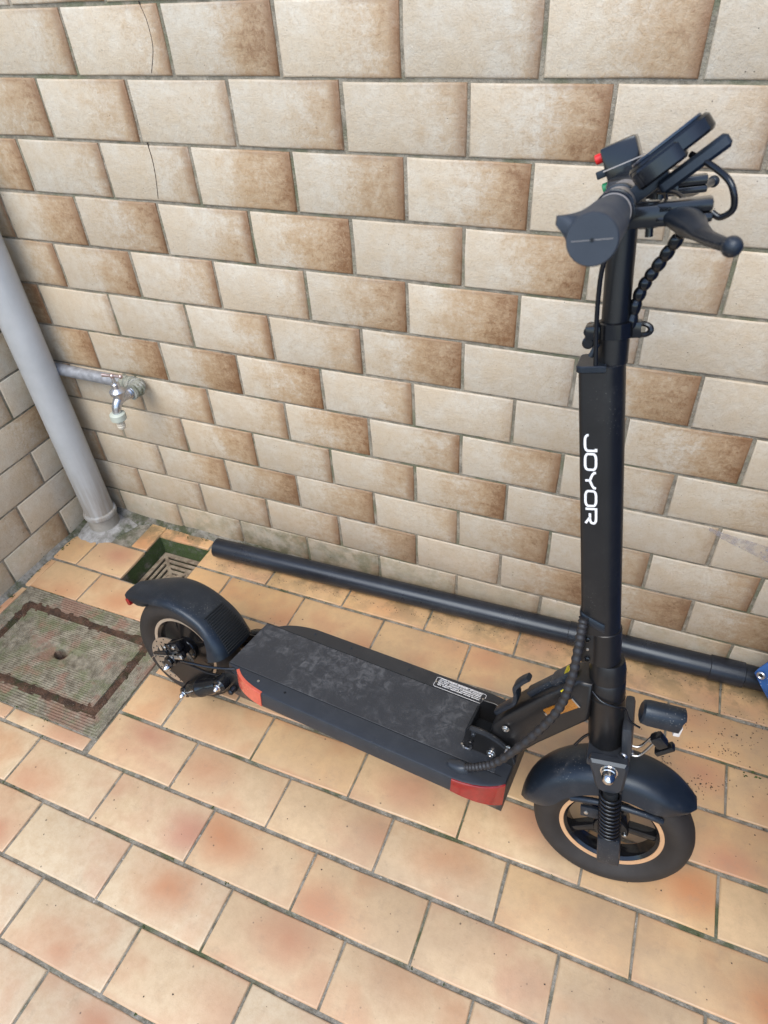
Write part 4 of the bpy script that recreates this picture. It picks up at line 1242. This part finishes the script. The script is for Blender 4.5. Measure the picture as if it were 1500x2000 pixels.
# brake levers
def lever(s):
    def V(x, y, z): return Vector((x, y * s, z))
    g = G()
    g.lathe([(0.0154, -.0045), (0.0168, -.004), (0.0168, .004), (0.0154, .0045)], V(0.003, -0.134, HZ), (0, 1, 0), 28)
    g.box(V(0.030, -0.118, HZ - .0080), (0.042, 0.026, 0.018), .003)
    g.lathe([(0.009, -.0105), (.0102, -.010), (.0102, .010), (.009, .0105)], V(0.030, -0.114, HZ - .008), (0, 0, 1), 20)
    g.box(V(0.058, -0.118, HZ - .0030), (0.044, 0.026, 0.010), .003); g.box(V(0.058, -0.120, HZ - .0125), (0.044, 0.024, 0.008), .003)
    g.cyl(V(0.031, -0.114, HZ - .026), V(0.031, -0.114, HZ - .018), .0036, n=10)
    o = g.build('lever_mount', M_GLOSS, sc, MF, angle=40)
    g = G()
    path = smooth_path([V(0.052, -0.120, HZ - .010), V(0.060, -0.140, HZ - .0125), V(0.066, -0.165, HZ - .0150), V(0.073, -0.195, HZ - .0172), V(0.082, -0.225, HZ - .0180), V(0.088, -0.243, HZ - .0180)], 6)
    rings = []
    for i, p in enumerate(path):
        t = i / (len(path) - 1)
        d = (path[min(i + 1, len(path) - 1)] - path[max(i - 1, 0)]).normalized()
        n_ = d.cross(Vector((0, 0, 1))).normalized()
        hw = 0.0088 * (1 - t) ** .8 + 0.0040; th = 0.0048 + .0052 * math.sin(min(1, t * 1.5 + .15) * math.pi) ** 1.0
        hw += 0.003 * math.sin(min(1, t * 2.2) * math.pi)
        rings.append([p + n_ * hw * math.cos(a) + Vector((0, 0, 1)) * th * math.sin(a) for a in [2 * math.pi * k / 14 for k in range(14)]])
    g.loft(rings)
    g.ball(V(0.0895, -0.248, HZ - .0178), 0.0072, 18)
    g.build('brake_lever', M_MATT if s > 0 else M_MATT, o, MF, angle=60)
    return o
lever(1); lever(-1)
# cables
def cable(name, pts, r, mat=M_GLOSS, M_=MF, par=None, k=10, n=10, rf=None):
    g = G(); g.tube(smooth_path(pts, k), r, n, rf=rf); return g.build(name, mat, par or sc, M_, angle=60)
cable('brake_cable', [(0.079, -0.122, HZ - .010), (0.086, -0.124, HZ - .014), (0.0945, -0.128, HZ - .008), (0.0930, -0.130, HZ + .006), (0.0870, -0.125, HZ + .016), (0.074, -0.112, HZ + .026), (0.060, -.10, HZ + .034)], 0.0027)
cable('display_cable', [(0.040, -0.080, HZ + .010), (0.044, -0.070, HZ - .008), (0.046, -0.055, HZ - .020)], 0.0018)
cable('brake_cable', [(0.03, 0.10, HZ - .010), (0.050, 0.080, HZ - .012), (0.060, 0.05, HZ - .022), (0.058, 0.02, HZ - .036)], 0.0026)
cable('brake_cable', [(0.000, -0.060, HZ - .012), (-0.004, -0.045, HZ - .030), (-0.0150, -0.030, HZ - .062), (-0.0195, -0.024, HZ - .092), (-0.0215, -0.021, HZ - .13), (-0.0215, -0.021, HZ - .176)], 0.0026)
g = G()     # spiral wrapped loom running from under the bar into the front of the stem
sp = smooth_path([(0.060, -0.030, HZ - .026), (0.057, -0.020, HZ - .038), (0.046, -0.012, HZ - .056), (0.034, -0.006, HZ - .074), (0.024, -0.002, HZ - .090), (0.0165, 0.000, HZ - .110), (0.012, 0.0, HZ - .135)], 22)
g.tube(sp, 0.0052, 12, rf=lambda t, i: 0.0048 + 0.0020 * abs(math.sin(i * 0.24)) ** .6); g.build('cable_loom', M_GLOSS, sc, MF, angle=70)
# main sheathed cable from deck boss up to the column collar
mc = [(0.646, -0.0775, 0.2125), (0.668, -0.0755, 0.2255), (0.697, -0.072, 0.254), (0.738, -0.065, 0.328), (0.765, -0.060, 0.396), (0.772, -0.052, 0.454), (0.770, -0.040, 0.511), (0.7675, -0.030, 0.545)]
g = G(); pth = smooth_path(mc, 26)
g.tube(pth, 0.0066, 12, rf=lambda t, i: 0.0063 + 0.0008 * math.sin(i * 1.15)); g.build('main_cable', M_SPIRAL, sc, None, angle=75)
g = G()     # teardrop boss on the deck
rings = []
for k, (z, f) in enumerate(((HD - .001, 1.0), (HD + .006, .93), (HD + .011, .74), (HD + .0128, .5))):
    rings.append([Vector((0.634 + (0.021 * math.cos(a) * f), -0.0775 + 0.0115 * math.sin(a) * f * (1 if math.cos(a) > 0 else 0.95 - .25 * abs(math.cos(a))), z - (0.0045 * (1 - math.cos(a)) / 2 if k > 1 else 0))) for a in [2 * math.pi * i / 28 for i in range(28)]])
g.loft(rings); g.build('cable_boss', M_DECK, sc, angle=60)

# ---- wheels
def tyre_profile():
    h = [(0.0790, 0.0150), (0.0830, 0.0178), (0.0880, 0.0232), (0.0950, 0.0283), (0.1020, 0.0300), (0.1090, 0.0290), (0.1155, 0.0255), (0.1210, 0.0195), (0.1245, 0.0120), (0.1262, 0.0050)]
    return [(r, -y) for r, y in h] + [(r, y) for r, y in h[::-1]]
def wheel(par, M_, rear):
    wh = D.objects.new('rear_wheel' if rear else 'front_wheel', None)
    COL.objects.link(wh); wh.parent = par
    g = G(); g.lathe(tyre_profile(), (0, 0, 0), (0, 1, 0), 72, False, True)
    # shallow tread blocks
    for k in range(48):
        a = 2 * math.pi * k / 48
        Mk = Matrix.Rotation(a, 4, 'Y')
        for yy, rr, tw in ((-0.0105, .1208, .25), (0.0105, .1208, -.25), (0.0, .1220, 0)):
            v = Mk @ Vector((rr, yy, 0))
            g.box(v, (0.0022, 0.0085 if yy else .0068, 0.0098), 0, Mk @ Matrix.Rotation(tw, 4, 'X'))
    g.build('tyre', M_RUBBER, wh, M_, angle=40)
    g = G()
    g.lathe([(0.0800, -.0160), (0.0745, -.0160), (0.0700, -.0120), (0.0680, .0), (0.0700, .0120), (0.0745, .0160), (0.0800, .0160), (.0800, .008), (.0795, 0), (.08, -.008)], (0, 0, 0), (0, 1, 0), 64, False, True)
    g.lathe([(0.026, -.017), (0.028, -.014), (0.028, .014), (0.026, .017), (.012, .018), (.012, -.018)], (0, 0, 0), (0, 1, 0), 40, False, True)
    for k in range(5):
        a = 2 * math.pi * k / 5 + (0.15 if not rear else .5)
        Mk = Matrix.Rotation(a, 4, 'Y')
        g.box(Mk @ Vector((0.0475, 0, 0)), (0.046, 0.017, 0.0125), .003, Mk)
    if rear: g.lathe([(0.026, -.010), (0.070, -.0065), (0.070, .0065), (0.026, .010)], (0, 0, 0), (0, 1, 0), 48, False, True)
    g.build('rim', M_GLOSS, wh, M_, angle=35)
    for s in (-1, 1):
        g = G(); g.lathe([(0.0752, 0), (0.0815, 0.0004), (0.0820, 0.0016), (0.0815, 0.0022), (0.0755, 0.0017), (.0748, .0008)], (0, s * 0.0158, 0), (0, s, 0), 72, False, True)
        g.build('rim_stripe', M_RIMEDGE if rear else M_TAN, wh, M_)
    for k in range(3):
        a = 2 * math.pi * k / 3 + 1.9
        g = G(); g.lathe([(.0035, 0), (.0035, .003), (.0018, .004)], (0.022 * math.cos(a), -.0168, 0.022 * math.sin(a)), (0, -1, 0), 12); g.build('hub_bolt', M_STEEL, wh, M_)
    return wh
FW = MF @ Matrix.Translation((0.0134, 0, -0.2285))
wheel(sc, FW, False)
RWM = Matrix.Translation((0, 0, 0.127))
wheel(sc, RWM, True)

# ---- fenders
def fender(a0, a1, n, rt, hw, redge, th, endround=0.20):
    g = G()
    rings = []
    for i in range(n + 1):
        t = i / n
        a = rad(a0 + (a1 - a0) * t)
        e = min(t, 1 - t) / endround
        k = 1 if e >= 1 else math.sqrt(max(0, 1 - (1 - e) ** 2))
        k = max(k, 0.03)
        h = hw(t) * (0.30 + .70 * k); re = rt(t) - (rt(t) - redge(t)) * k
        prof = []
        m = 18
        for off in (0, th):
            row = []
            for j in range(m + 1):
                s = -1 + 2 * j / m
                tt = s * math.pi / 2
                y = (h - off) * math.copysign(abs(math.sin(tt)) ** 0.9, math.sin(tt))
                r = re + (rt(t) - off - re) * max(0, math.cos(tt)) ** 0.42
                row.append((y, r))
            prof += row if off == 0 else row[::-1]
        rings.append([Vector((r * math.cos(a), y, r * math.sin(a))) for y, r in prof])
    g.loft(rings)
    return g
g = fender(35, 168, 48, lambda t: 0.1490, lambda t: 0.0400, lambda t: 0.104, 0.0025)
g.build('front_fender', M_MATT, sc, FW, angle=60)
# inner stay of the front fender
g = G(); g.tube(smooth_path([(-0.060, -.036, .080), (-.03, -.040, .088), (0.01, -.041, .090), (0.05, -.039, .082), (0.075, -.035, .070)], 5), 0.0052, 8); g.box((-0.030, -0.038, 0.060), (0.030, 0.006, 0.022), .002); g.build('fender_stay', M_MATT, sc, FW, angle=50)
g = G(); g.lathe([(.0034, 0), (.0034, .002), (.001, .003)], (-0.036, -0.0408, 0.060), (0, -1, 0), 12); g.build('stay_bolt', M_STEEL, sc, FW)

# rear fender: arch plus straight tail
def rear_fender():
    g = G()
    rings = []
    n = 46
    for i in range(n + 1):
        t = i / n
        a = 24 + 130 * t
        if a <= 108:
            c = Vector((math.cos(rad(a)), 0, math.sin(rad(a)))); base = c * 0.1505; nr = c
        else:
            c = Vector((math.cos(rad(108)), 0, math.sin(rad(108)))); tg = Vector((-c.z, 0, c.x))
            s = (a - 108) / 46
            base = c * 0.1505 + tg * (0.096 * s) - c * 0.004 * s * s; nr = c
        # skirt depth: deep at the front (deck) end, shallow over the top, moderate at tail
        f = max(0, 1 - (a - 24) / 34)
        skirt = 0.016 + 0.034 * f ** 1.5
        hw = 0.046 + 0.010 * f
        if a > 108: hw = 0.046 - 0.018 * ((a - 108) / 46) ** 1.0; skirt = 0.016 - 0.003 * ((a - 108) / 46)
        if t < 0.03: skirt *= .9
        m = 18
        prof = []
        for off in (0, .0026):
            row = []
            for j in range(m + 1):
                s_ = (-1 + 2 * j / m) * math.pi / 2
                y = (hw - off) * math.copysign(abs(math.sin(s_)) ** .85, math.sin(s_))
                d = -skirt * (1 - max(0, math.cos(s_)) ** .5) - off * max(0, math.cos(s_)) ** .5
                row.append((y, d))
            prof += row if off == 0 else row[::-1]
        rings.append([base + nr * d + Vector((0, y, 0)) for y, d in prof])
    g.loft(rings)
    return g
rf = rear_fender().build('rear_fender', M_MATT, sc, RWM, angle=60)
# underside chin and tail light at the tip
c = Vector((math.cos(rad(108)), 0, math.sin(rad(108)))); tg = Vector((-c.z, 0, c.x))
tip = c * 0.1505 + tg * 0.096 - c * 0.004
RT = Matrix(((tg.x, 0, c.x), (0, 1, 0), (tg.z, 0, c.z))).to_4x4()
g = G()
rings = []
for t in [i / 14 for i in range(15)]:
    p = c * 0.1505 + tg * (0.012 + 0.0855 * t) - c * 0.010
    dep = 0.042 * math.sin(max(.05, t) * math.pi * .62) ** .8 * (1 - .25 * max(0, t - .85) / .15); hw = 0.030 - .004 * t
    rings.append([p + Vector((0, hw * math.cos(a), 0)) - c * (dep * max(0, -math.sin(a)) ** .8 - .004 * max(0, math.sin(a))) for a in [2 * math.pi * k / 24 for k in range(24)]])
g.loft(rings); g.build('light_housing', M_MATT, rf, RWM, angle=60)
g = G()
g.box(tip - c * .024 + tg * .0030, (0.010, 0.054, 0.018), .004, RT); g.build('tail_light', M_RED, rf, RWM)
# ribbed foot panel on its front slope
g = G()
for k in range(17):
    a = rad(27 + 1.95 * k)
    cc = Vector((math.cos(a), 0, math.sin(a)))
    Ma = Matrix.Rotation(-a, 4, 'Y')
    hwid = 0.070 - 0.0010 * k
    g.box(cc * 0.1512 + Vector((0, -0.001, 0)), (0.0036, hwid, 0.0032), .0008, Ma, 1)
g.build('ribbed_panel', M_SEAM, rf, RWM, smooth=True)

# ---- fork
def fork_leg(s):
    def V(x, y, z): return Vector((x, y * s, z))
    g = G()
    pl = [(-0.0195, -0.040), (-0.0135, -0.062), (-0.0100, -0.0850), (-0.0060, -0.0945), (0.004, -0.0995), (0.018, -0.0995), (0.0275, -0.0945), (0.0315, -0.086), (0.0345, -0.062), (0.0375, -0.040), (0.034, -0.034), (-0.016, -0.034)]
    Mx2 = Matrix(((1, 0, 0, 0), (0, 0, 1, 0), (0, 1, 0, 0), (0, 0, 0, 1)))
    a, b = (0.037, 0.0555)
    g.prism(pl, -b if s > 0 else a, -a if s > 0 else b, Mx2, .0040)
    return g
# crown
g = G(); g.box((0.006, 0, -0.0525), (0.060, 0.086, 0.016), .005); g.cyl((0, 0, -.05), (0, 0, -.0435), .024, n=32); g.box((0.0315, 0.008, -0.022), (0.0150, 0.074, 0.068), .006); g.build('fork_crown', M_DECK, sc, MF, angle=40)
for s in (1, -1):
    lg = fork_leg(s).build('fork_leg', M_DECK, sc, MF, angle=40)
    g = G(); yb = -0.0555 * s
    g.lathe([(0.0125, 0), (0.0125, .001), (0.0108, .0012), (0.0108, .0060), (0.0094, .0070), (0.0094, .013), (0.0078, .0185), (0.004, .0220), (0, .0230)], (0.0105, yb, -0.050), (0, -s, 0), 24); g.build('acorn_nut', M_CHROME, lg, MF, angle=50)
    g = G()   # exposed spring over the damper rod
    yc = -0.0500 * s
    pts = []
    T = 11; z0_, z1_ = -0.098, -0.193
    for i in range(T * 16 + 1):
        t = i / (T * 16); a = 2 * math.pi * T * t
        zt_ = z0_ + (z1_ - z0_) * (0.5 * t ** .85 + .5 * t)
        pts.append(Vector((0.0130 + 0.0148 * math.cos(a), yc + 0.0148 * math.sin(a), zt_)))
    g.tube(pts, 0.0022, 6); g.build('spring', M_GLOSS, sc, MF, angle=80)
    g = G(); g.cyl((0.013, yc, -0.095), (0.013, yc, -0.197), 0.0110, n=20); g.build('damper', M_SEAM, sc, MF)
    g = G(); g.box((0.0138, yc, -0.2245), (0.0345, 0.026, 0.060), .005); g.build('axle_slider', M_MATT, sc, MF, angle=40)
    g = G(); g.cyl((0.0134, -0.037 * s, -0.2285), (0.0134, -0.012 * s, -0.2285), 0.008, n=16); g.build('axle', M_STEEL, sc, MF)

# ---- headlight on its wire bracket
HLM = MF @ Matrix.Translation((0.0745, -0.004, 0.026)) @ Matrix.Rotation(rad(8), 4, 'Z') @ Matrix.Rotation(rad(14), 4, 'Y') @ Matrix.Scale(0.86, 4)
g = G()
rings = []
for x, k in ((-0.032, .72), (-0.029, .92), (-0.020, 1.0), (0.020, 1.0), (0.030, 0.99), (0.0315, .97)):
    sec = [(-.0195, 0), (-.0185, .008), (-.0155, .0155), (-.010, .0205), (-.004, .0225), (.004, .0225), (.010, .0205), (.0155, .0155), (.0185, .008), (.0195, 0), (.0165, -.014), (.008, -.021), (-.008, -.021), (-.0165, -.014)]
    rings.append([Vector((x + (0.004 if (k < 1 and x > 0 and z > .01) else 0), y * k, z * k)) for y, z in sec])
g.loft(rings); hl = g.build('headlight', M_MATT, sc, HLM, angle=28)
g = G(); g.box((0.0300, 0, -0.0125), (0.011, 0.031, 0.021), .002); g.build('headlight_lens', M_LENS, hl, HLM)
g = G()
for yy in (-0.009, 0.009):
    g.tube(smooth_path([(0.031, yy - .008, -0.046), (0.044, yy - .008, -0.050), (0.054, yy - .006, -0.044), (0.070, yy - .005, -0.016)], 4), 0.0019, 8)
g.cyl((0.026, -.030, -.043), (0.038, -.014, -.044), .0062, .0062, 16, bev=.001)
g.build('headlight_bracket', M_STEEL, sc, MF, angle=50)
g = G(); g.box((0.0755, -0.010, -0.0165), (0.018, 0.016, 0.022), .004, Matrix.Rotation(rad(-35), 4, 'Y')); g.box((0.0835, -0.010, -0.0320), (0.030, 0.014, 0.008), .002, Matrix.Rotation(rad(-38), 4, 'Y')); g.build('bracket_foot', M_GLOSS, sc, MF, angle=45)
cable('headlight_wire', [(-0.022, -0.016, 0.068), (-0.005, -0.028, 0.058), (0.015, -0.026, 0.050), (0.026, -0.016, 0.040), (0.034, -0.016, 0.018), (0.048, -0.014, 0.006)], 0.0017, M_GLOSS, MF)
cable('front_wire', [(-0.010, -0.01, -0.02), (-0.030, -0.006, -0.040), (-0.045, -0.004, -0.065)], 0.0022, M_GLOSS, MF)

# ---- rear suspension and brake (right side visible, left mirrored)
def side_arm(s):
    g = G()
    Mx2 = Matrix(((1, 0, 0, 0), (0, 0, 1, 0), (0, 1, 0, 0), (0, 0, 0, 1)))
    pl = [(-0.016, 0.126), (-0.012, 0.140), (0.004, 0.145), (0.05, 0.152), (0.10, 0.152), (0.162, 0.166), (0.164, 0.146), (0.11, 0.124), (0.062, 0.090), (0.042, 0.082), (0.0, 0.112), (-0.010, 0.114)]
    a, b = 0.0600, 0.0655
    g.prism(pl[::-1], -b if s > 0 else a, -a if s > 0 else b, Mx2, .001)
    return g
for s in (1, -1):
    side_arm(s).build('swing_arm', M_DISC if False else M_PAINT, sc, None, angle=40)
    ys = -0.078 * s
    lo, hi = Vector((0.052, ys, 0.092)), Vector((0.147, ys, 0.158))
    d = (hi - lo).normalized()
    g = G()
    g.lathe([(0.010, 0.004), (0.0135, 0.012), (0.0175, 0.022), (0.0185, 0.045), (0.0192, 0.046), (0.0192, 0.052), (0.0185, 0.053), (0.0185, 0.082), (0.0160, 0.092), (0.0145, 0.100), (0.0160, 0.102), (0.0145, 0.108)], lo, d, 28)
    g.cyl(lo + Vector((0, -.010 * s, 0)), lo + Vector((0, .016 * s, 0)), 0.0125, n=20, bev=.002); g.cyl(hi + Vector((0, -.010 * s, 0)), hi + Vector((0, .016 * s, 0)), 0.0145, n=20, bev=.002)
    sh = g.build('shock_absorber', M_GLOSS, sc, angle=40)
    for p in (lo, hi):
        g = G(); g.lathe([(.0075, 0), (.0075, .004), (.006, .005), (.0055, .009), (.003, .012), (.002, .010)], p + Vector((0, -.0095 * s, 0)), (0, -s, 0), 16); g.build('shock_bolt', M_CHROME, sh)
    g = G(); g.box((0.168, -0.064 * s, 0.163), (0.040, 0.008, 0.046), .003); g.build('shock_mount', M_PAINT, sc)
    g = G(); g.lathe([(.0085, 0), (.0085, .006), (.0075, .008), (.0060, .013), (.0030, .0165), (0, .0172)], (0, -0.0655 * s, 0.127), (0, -s, 0), 20); g.build('axle_nut', M_CHROME, sc, None, angle=50)
# disc with drilled holes
g = G()
RO, RI = 0.0585, 0.044
n = 72
def dring(r, y): return [Vector((r * math.cos(2 * math.pi * k / n), y, r * math.sin(2 * math.pi * k / n))) for k in range(n)]
g.loft([dring(RI, -.0495), dring(RO, -.0495), dring(RO, -.0513), dring(RI, -.0513)], True, False, True)
for k in range(5):
    a = 2 * math.pi * k / 5 + .3
    Mk = Matrix.Rotation(a, 4, 'Y'); g.box(Mk @ Vector((.034, -.0504, 0)), (.024, .0016, .010), 0, Mk)
g.lathe([(0.024, 0), (.024, .0018), (.010, .0018), (.01, 0)], (0, -.0495, 0), (0, -1, 0), 30, False, True)
dk = g.build('brake_disc', M_DISC, sc, RWM, angle=40)
g = G()
for k in range(26):
    a = 2 * math.pi * k / 26; r = 0.0475 if k % 2 else 0.0540
    g.cyl((r * math.cos(a), -.0512, r * math.sin(a)), (r * math.cos(a), -.0517, r * math.sin(a)), .0017, n=8)
g.build('disc_holes', M_SEAM, dk, RWM)
# mechanical caliper
CM = Matrix.Translation((0.030, -0.064, 0.186)) @ Matrix.Rotation(rad(-28), 4, 'Y')
g = G()
g.box((0, 0, 0), (0.040, 0.026, 0.030), .003); g.box((0.014, -.010, 0.012), (0.030, 0.014, 0.018), .003); g.box((-0.020, 0.002, -0.008), (0.018, 0.022, 0.022), .003)
g.cyl((-.006, -.013, -.012), (-.006, -.024, -.012), .013, n=24, bev=.002); g.cyl((-.006, -.024, -.012), (-.006, -.030, -.012), .0085, n=20, bev=.001)
g.box((-0.030, -.018, .004), (0.040, 0.006, 0.010), .002); g.box((0.026, -.016, -.006), (0.016, 0.010, 0.014), .002)
g.cyl((.006, -.012, .018), (.006, -.020, .018), .005, n=12, bev=.001)
cal = g.build('brake_caliper', M_GLOSS, sc, CM, angle=40)
g = G()
for p in ((.018, -.017, .014), (-.018, -.010, .012), (.030, -.021, -.006)):
    g.lathe([(.0042, 0), (.0042, .003), (.0022, .0042)], p, (0, -1, 0), 12)
g.cyl((-.046, -.022, .004), (.022, -.022, -.004), .0012, n=8)
g.cyl((.012, -.022, -.006), (.034, -.022, -.009), .0036, n=12, bev=.0008)
g.cyl((-.050, -.022, .002), (-.078, -.024, -.012), .0009, n=6)
g.box((0.004, -.0135, 0.004), (0.026, 0.004, 0.012), .001); g.build('caliper_hardware', M_STEEL, cal, CM, angle=40)
cable('rear_brake_cable', [(0.056, -0.085, 0.182), (0.080, -0.084, 0.186), (0.115, -0.080, 0.190), (0.150, -0.074, 0.196), (0.176, -0.066, 0.200)], 0.0026, M_GLOSS, None)
g = G(); g.lathe([(.0075, 0), (.0075, .006), (.006, .008), (.006, .014), (.0035, .016)], (0.171, -0.070, 0.150), (0, -1, 0), 16); g.build('pinch_bolt', M_GLOSS, sc)

# ---- kickstand on the far side, taking the lean
foot = MS.inverted() @ (MS @ Vector((0.40, 0.0, 0.10)))
g = G()
pw = MS @ Vector((0.36, 0.060, 0.128))
gw = MS @ Vector((0.345, 0.155, 0.06)); gw.z = 0.012
li = MS.inverted()
g.tube([li @ pw, li @ (pw * .5 + gw * .5), li @ gw], 0.006, 12); g.ball(li @ gw, .0085, 12)
g.box((0.36, 0.056, 0.128), (0.05, 0.03, 0.012), .002)
g.build('kickstand', M_PAINT, sc)

# ------------------------------------------------------------------ small stuff: dirt crumbs, moss tufts, tape
M_CRUMB = simple('dark_crumbs', (0.045, 0.034, 0.024), 0.9, var=0.5, scale=40)
g = G()
def crumb(x, y, z, s, flat=.4):
    a = rnd.uniform(0, 6.28)
    vs = []
    m = 5
    for k in range(m):
        t = a + 2 * math.pi * k / m; r = s * rnd.uniform(.5, 1.2)
        vs.append(g.bm.verts.new((x + r * math.cos(t) * rnd.uniform(.6, 1.4), y + r * math.sin(t), z)))
    top = g.bm.verts.new((x, y, z + s * flat))
    for k in range(m): g.face((vs[k], vs[(k + 1) % m], top))
def ok(x, y): return not (DRAIN[0] - .005 < x < DRAIN[1] + .005 and DRAIN[2] - .005 < y < DRAIN[3] + .005)
for i in range(420):
    x = rnd.uniform(-.45, 1.5); y = -rnd.random() ** 1.2 * 1.0 - .02
    if ok(x, y): crumb(x, y, .0078, rnd.choice([.0005, .0006, .0008, .001, .0015]))
for i in range(300):      # swept against the pipe and tarpaulin on the right
    x = 1.27 + rnd.gauss(0, .09); y = -0.10 - abs(rnd.gauss(0, .11))
    crumb(x, y, .0078, abs(rnd.gauss(.0004, .0006)) + .0004)
for (cx_, cy_) in ((1.13, -.26), (1.21, -.29), (1.24, -.20), (1.19, -.30)):
    for i in range(22): crumb(cx_ + rnd.gauss(0, .012), cy_ + rnd.gauss(0, .008), .0078, rnd.uniform(.0006, .0018))
for i in range(260):
    x = rnd.uniform(-.02, 1.3); crumb(x, -0.0635 + .0304 * x - .027 - abs(rnd.gauss(0, .010)), .0078, rnd.uniform(.0005, .0014))
tag(g.build('dirt_crumbs', M_CRUMB, None, smooth=False), 'dark crumbs of dirt scattered over the floor tiles', kind='stuff')
M_MOSS = simple('moss', (0.045, 0.070, 0.016), 0.95, var=0.5, scale=80)
g = G()
def tuft(x, y, z, s):
    for k in range(5): crumb(x + rnd.gauss(0, s), y + rnd.gauss(0, s), z, s * rnd.uniform(.5, 1.1), .8)
for i in range(330):
    row = rnd.randrange(-5, 8); x = rnd.uniform(-.47, 1.5); y = Y0 - row * BF
    if y > -.02 or (HATCH[0] < x < HATCH[1] and HATCH[2] < y < HATCH[3]) or not ok(x, y): continue
    if noise.noise(Vector((x * 4, y * 4, 8))) > 0.02: tuft(x, y + rnd.gauss(0, .0015), .0052, rnd.uniform(.0008, .0020))
for i in range(200):
    x = rnd.uniform(-.46, 1.35); tuft(x, -.02 - abs(rnd.gauss(0, .006)), .008, rnd.uniform(.0008, .0022))
for i in range(60):
    y = rnd.uniform(-.45, -.02); tuft(X_LEFT + .02 + abs(rnd.gauss(0, .006)), y, .008, rnd.uniform(.0008, .002))
for (x, y) in ((1.272, -.243), (1.292, -.238)):
    tuft(x, y, .0075, .0028)
for i in range(70):
    t = rnd.uniform(HATCH[0], HATCH[1]); tuft(t, rnd.choice([HATCH[2], HATCH[3]]) + rnd.gauss(0, .003), .006, rnd.uniform(.0008, .0018))
tag(g.build('moss_tufts', M_MOSS, None, smooth=False), 'small green moss tufts growing in the joints', kind='stuff')

def tape_mat():
    m, t, b = new_mat('dusty_cobweb_film')
    g = N(t)
    p = g.obj()
    g.put(b.inputs['Base Color'], (0.46, 0.43, 0.44))
    b.inputs['Roughness'].default_value = 0.5
    n1 = g.noise(p, 60, 5, .7)
    spk = g.ramp(g.voro(p, 110).outputs['Distance'], .25, .12)
    g.put(b.inputs['Alpha'], g.math('ADD', g.ramp(n1, .35, .7, .05, .34), g.math('MULTIPLY', spk, .4), clamp=True))
    return m
g = G()
pts = [wall_xz(*q, y=-0.010) for q in ((1385, 1036), (1410, 1052), (1435, 1066), (1465, 1080), (1500, 1098), (1560, 1125))]
pts2 = [wall_xz(*q, y=-0.010) for q in ((1385, 1030), (1410, 1040), (1437, 1049), (1465, 1057), (1500, 1068), (1560, 1086))]
rings = [[Vector((a[0], -.0105 - .001 * math.sin(i * 2), a[1])), Vector((b[0], -.0108, b[1])), Vector((b[0], -.0100, b[1])), Vector((a[0], -.0098, a[1]))] for i, (a, b) in enumerate(zip(pts, pts2))]
g.loft(rings)
tag(g.build('cobweb', tape_mat(), None), 'dusty grey cobweb strip across the wall tiles at right', 'cobweb')
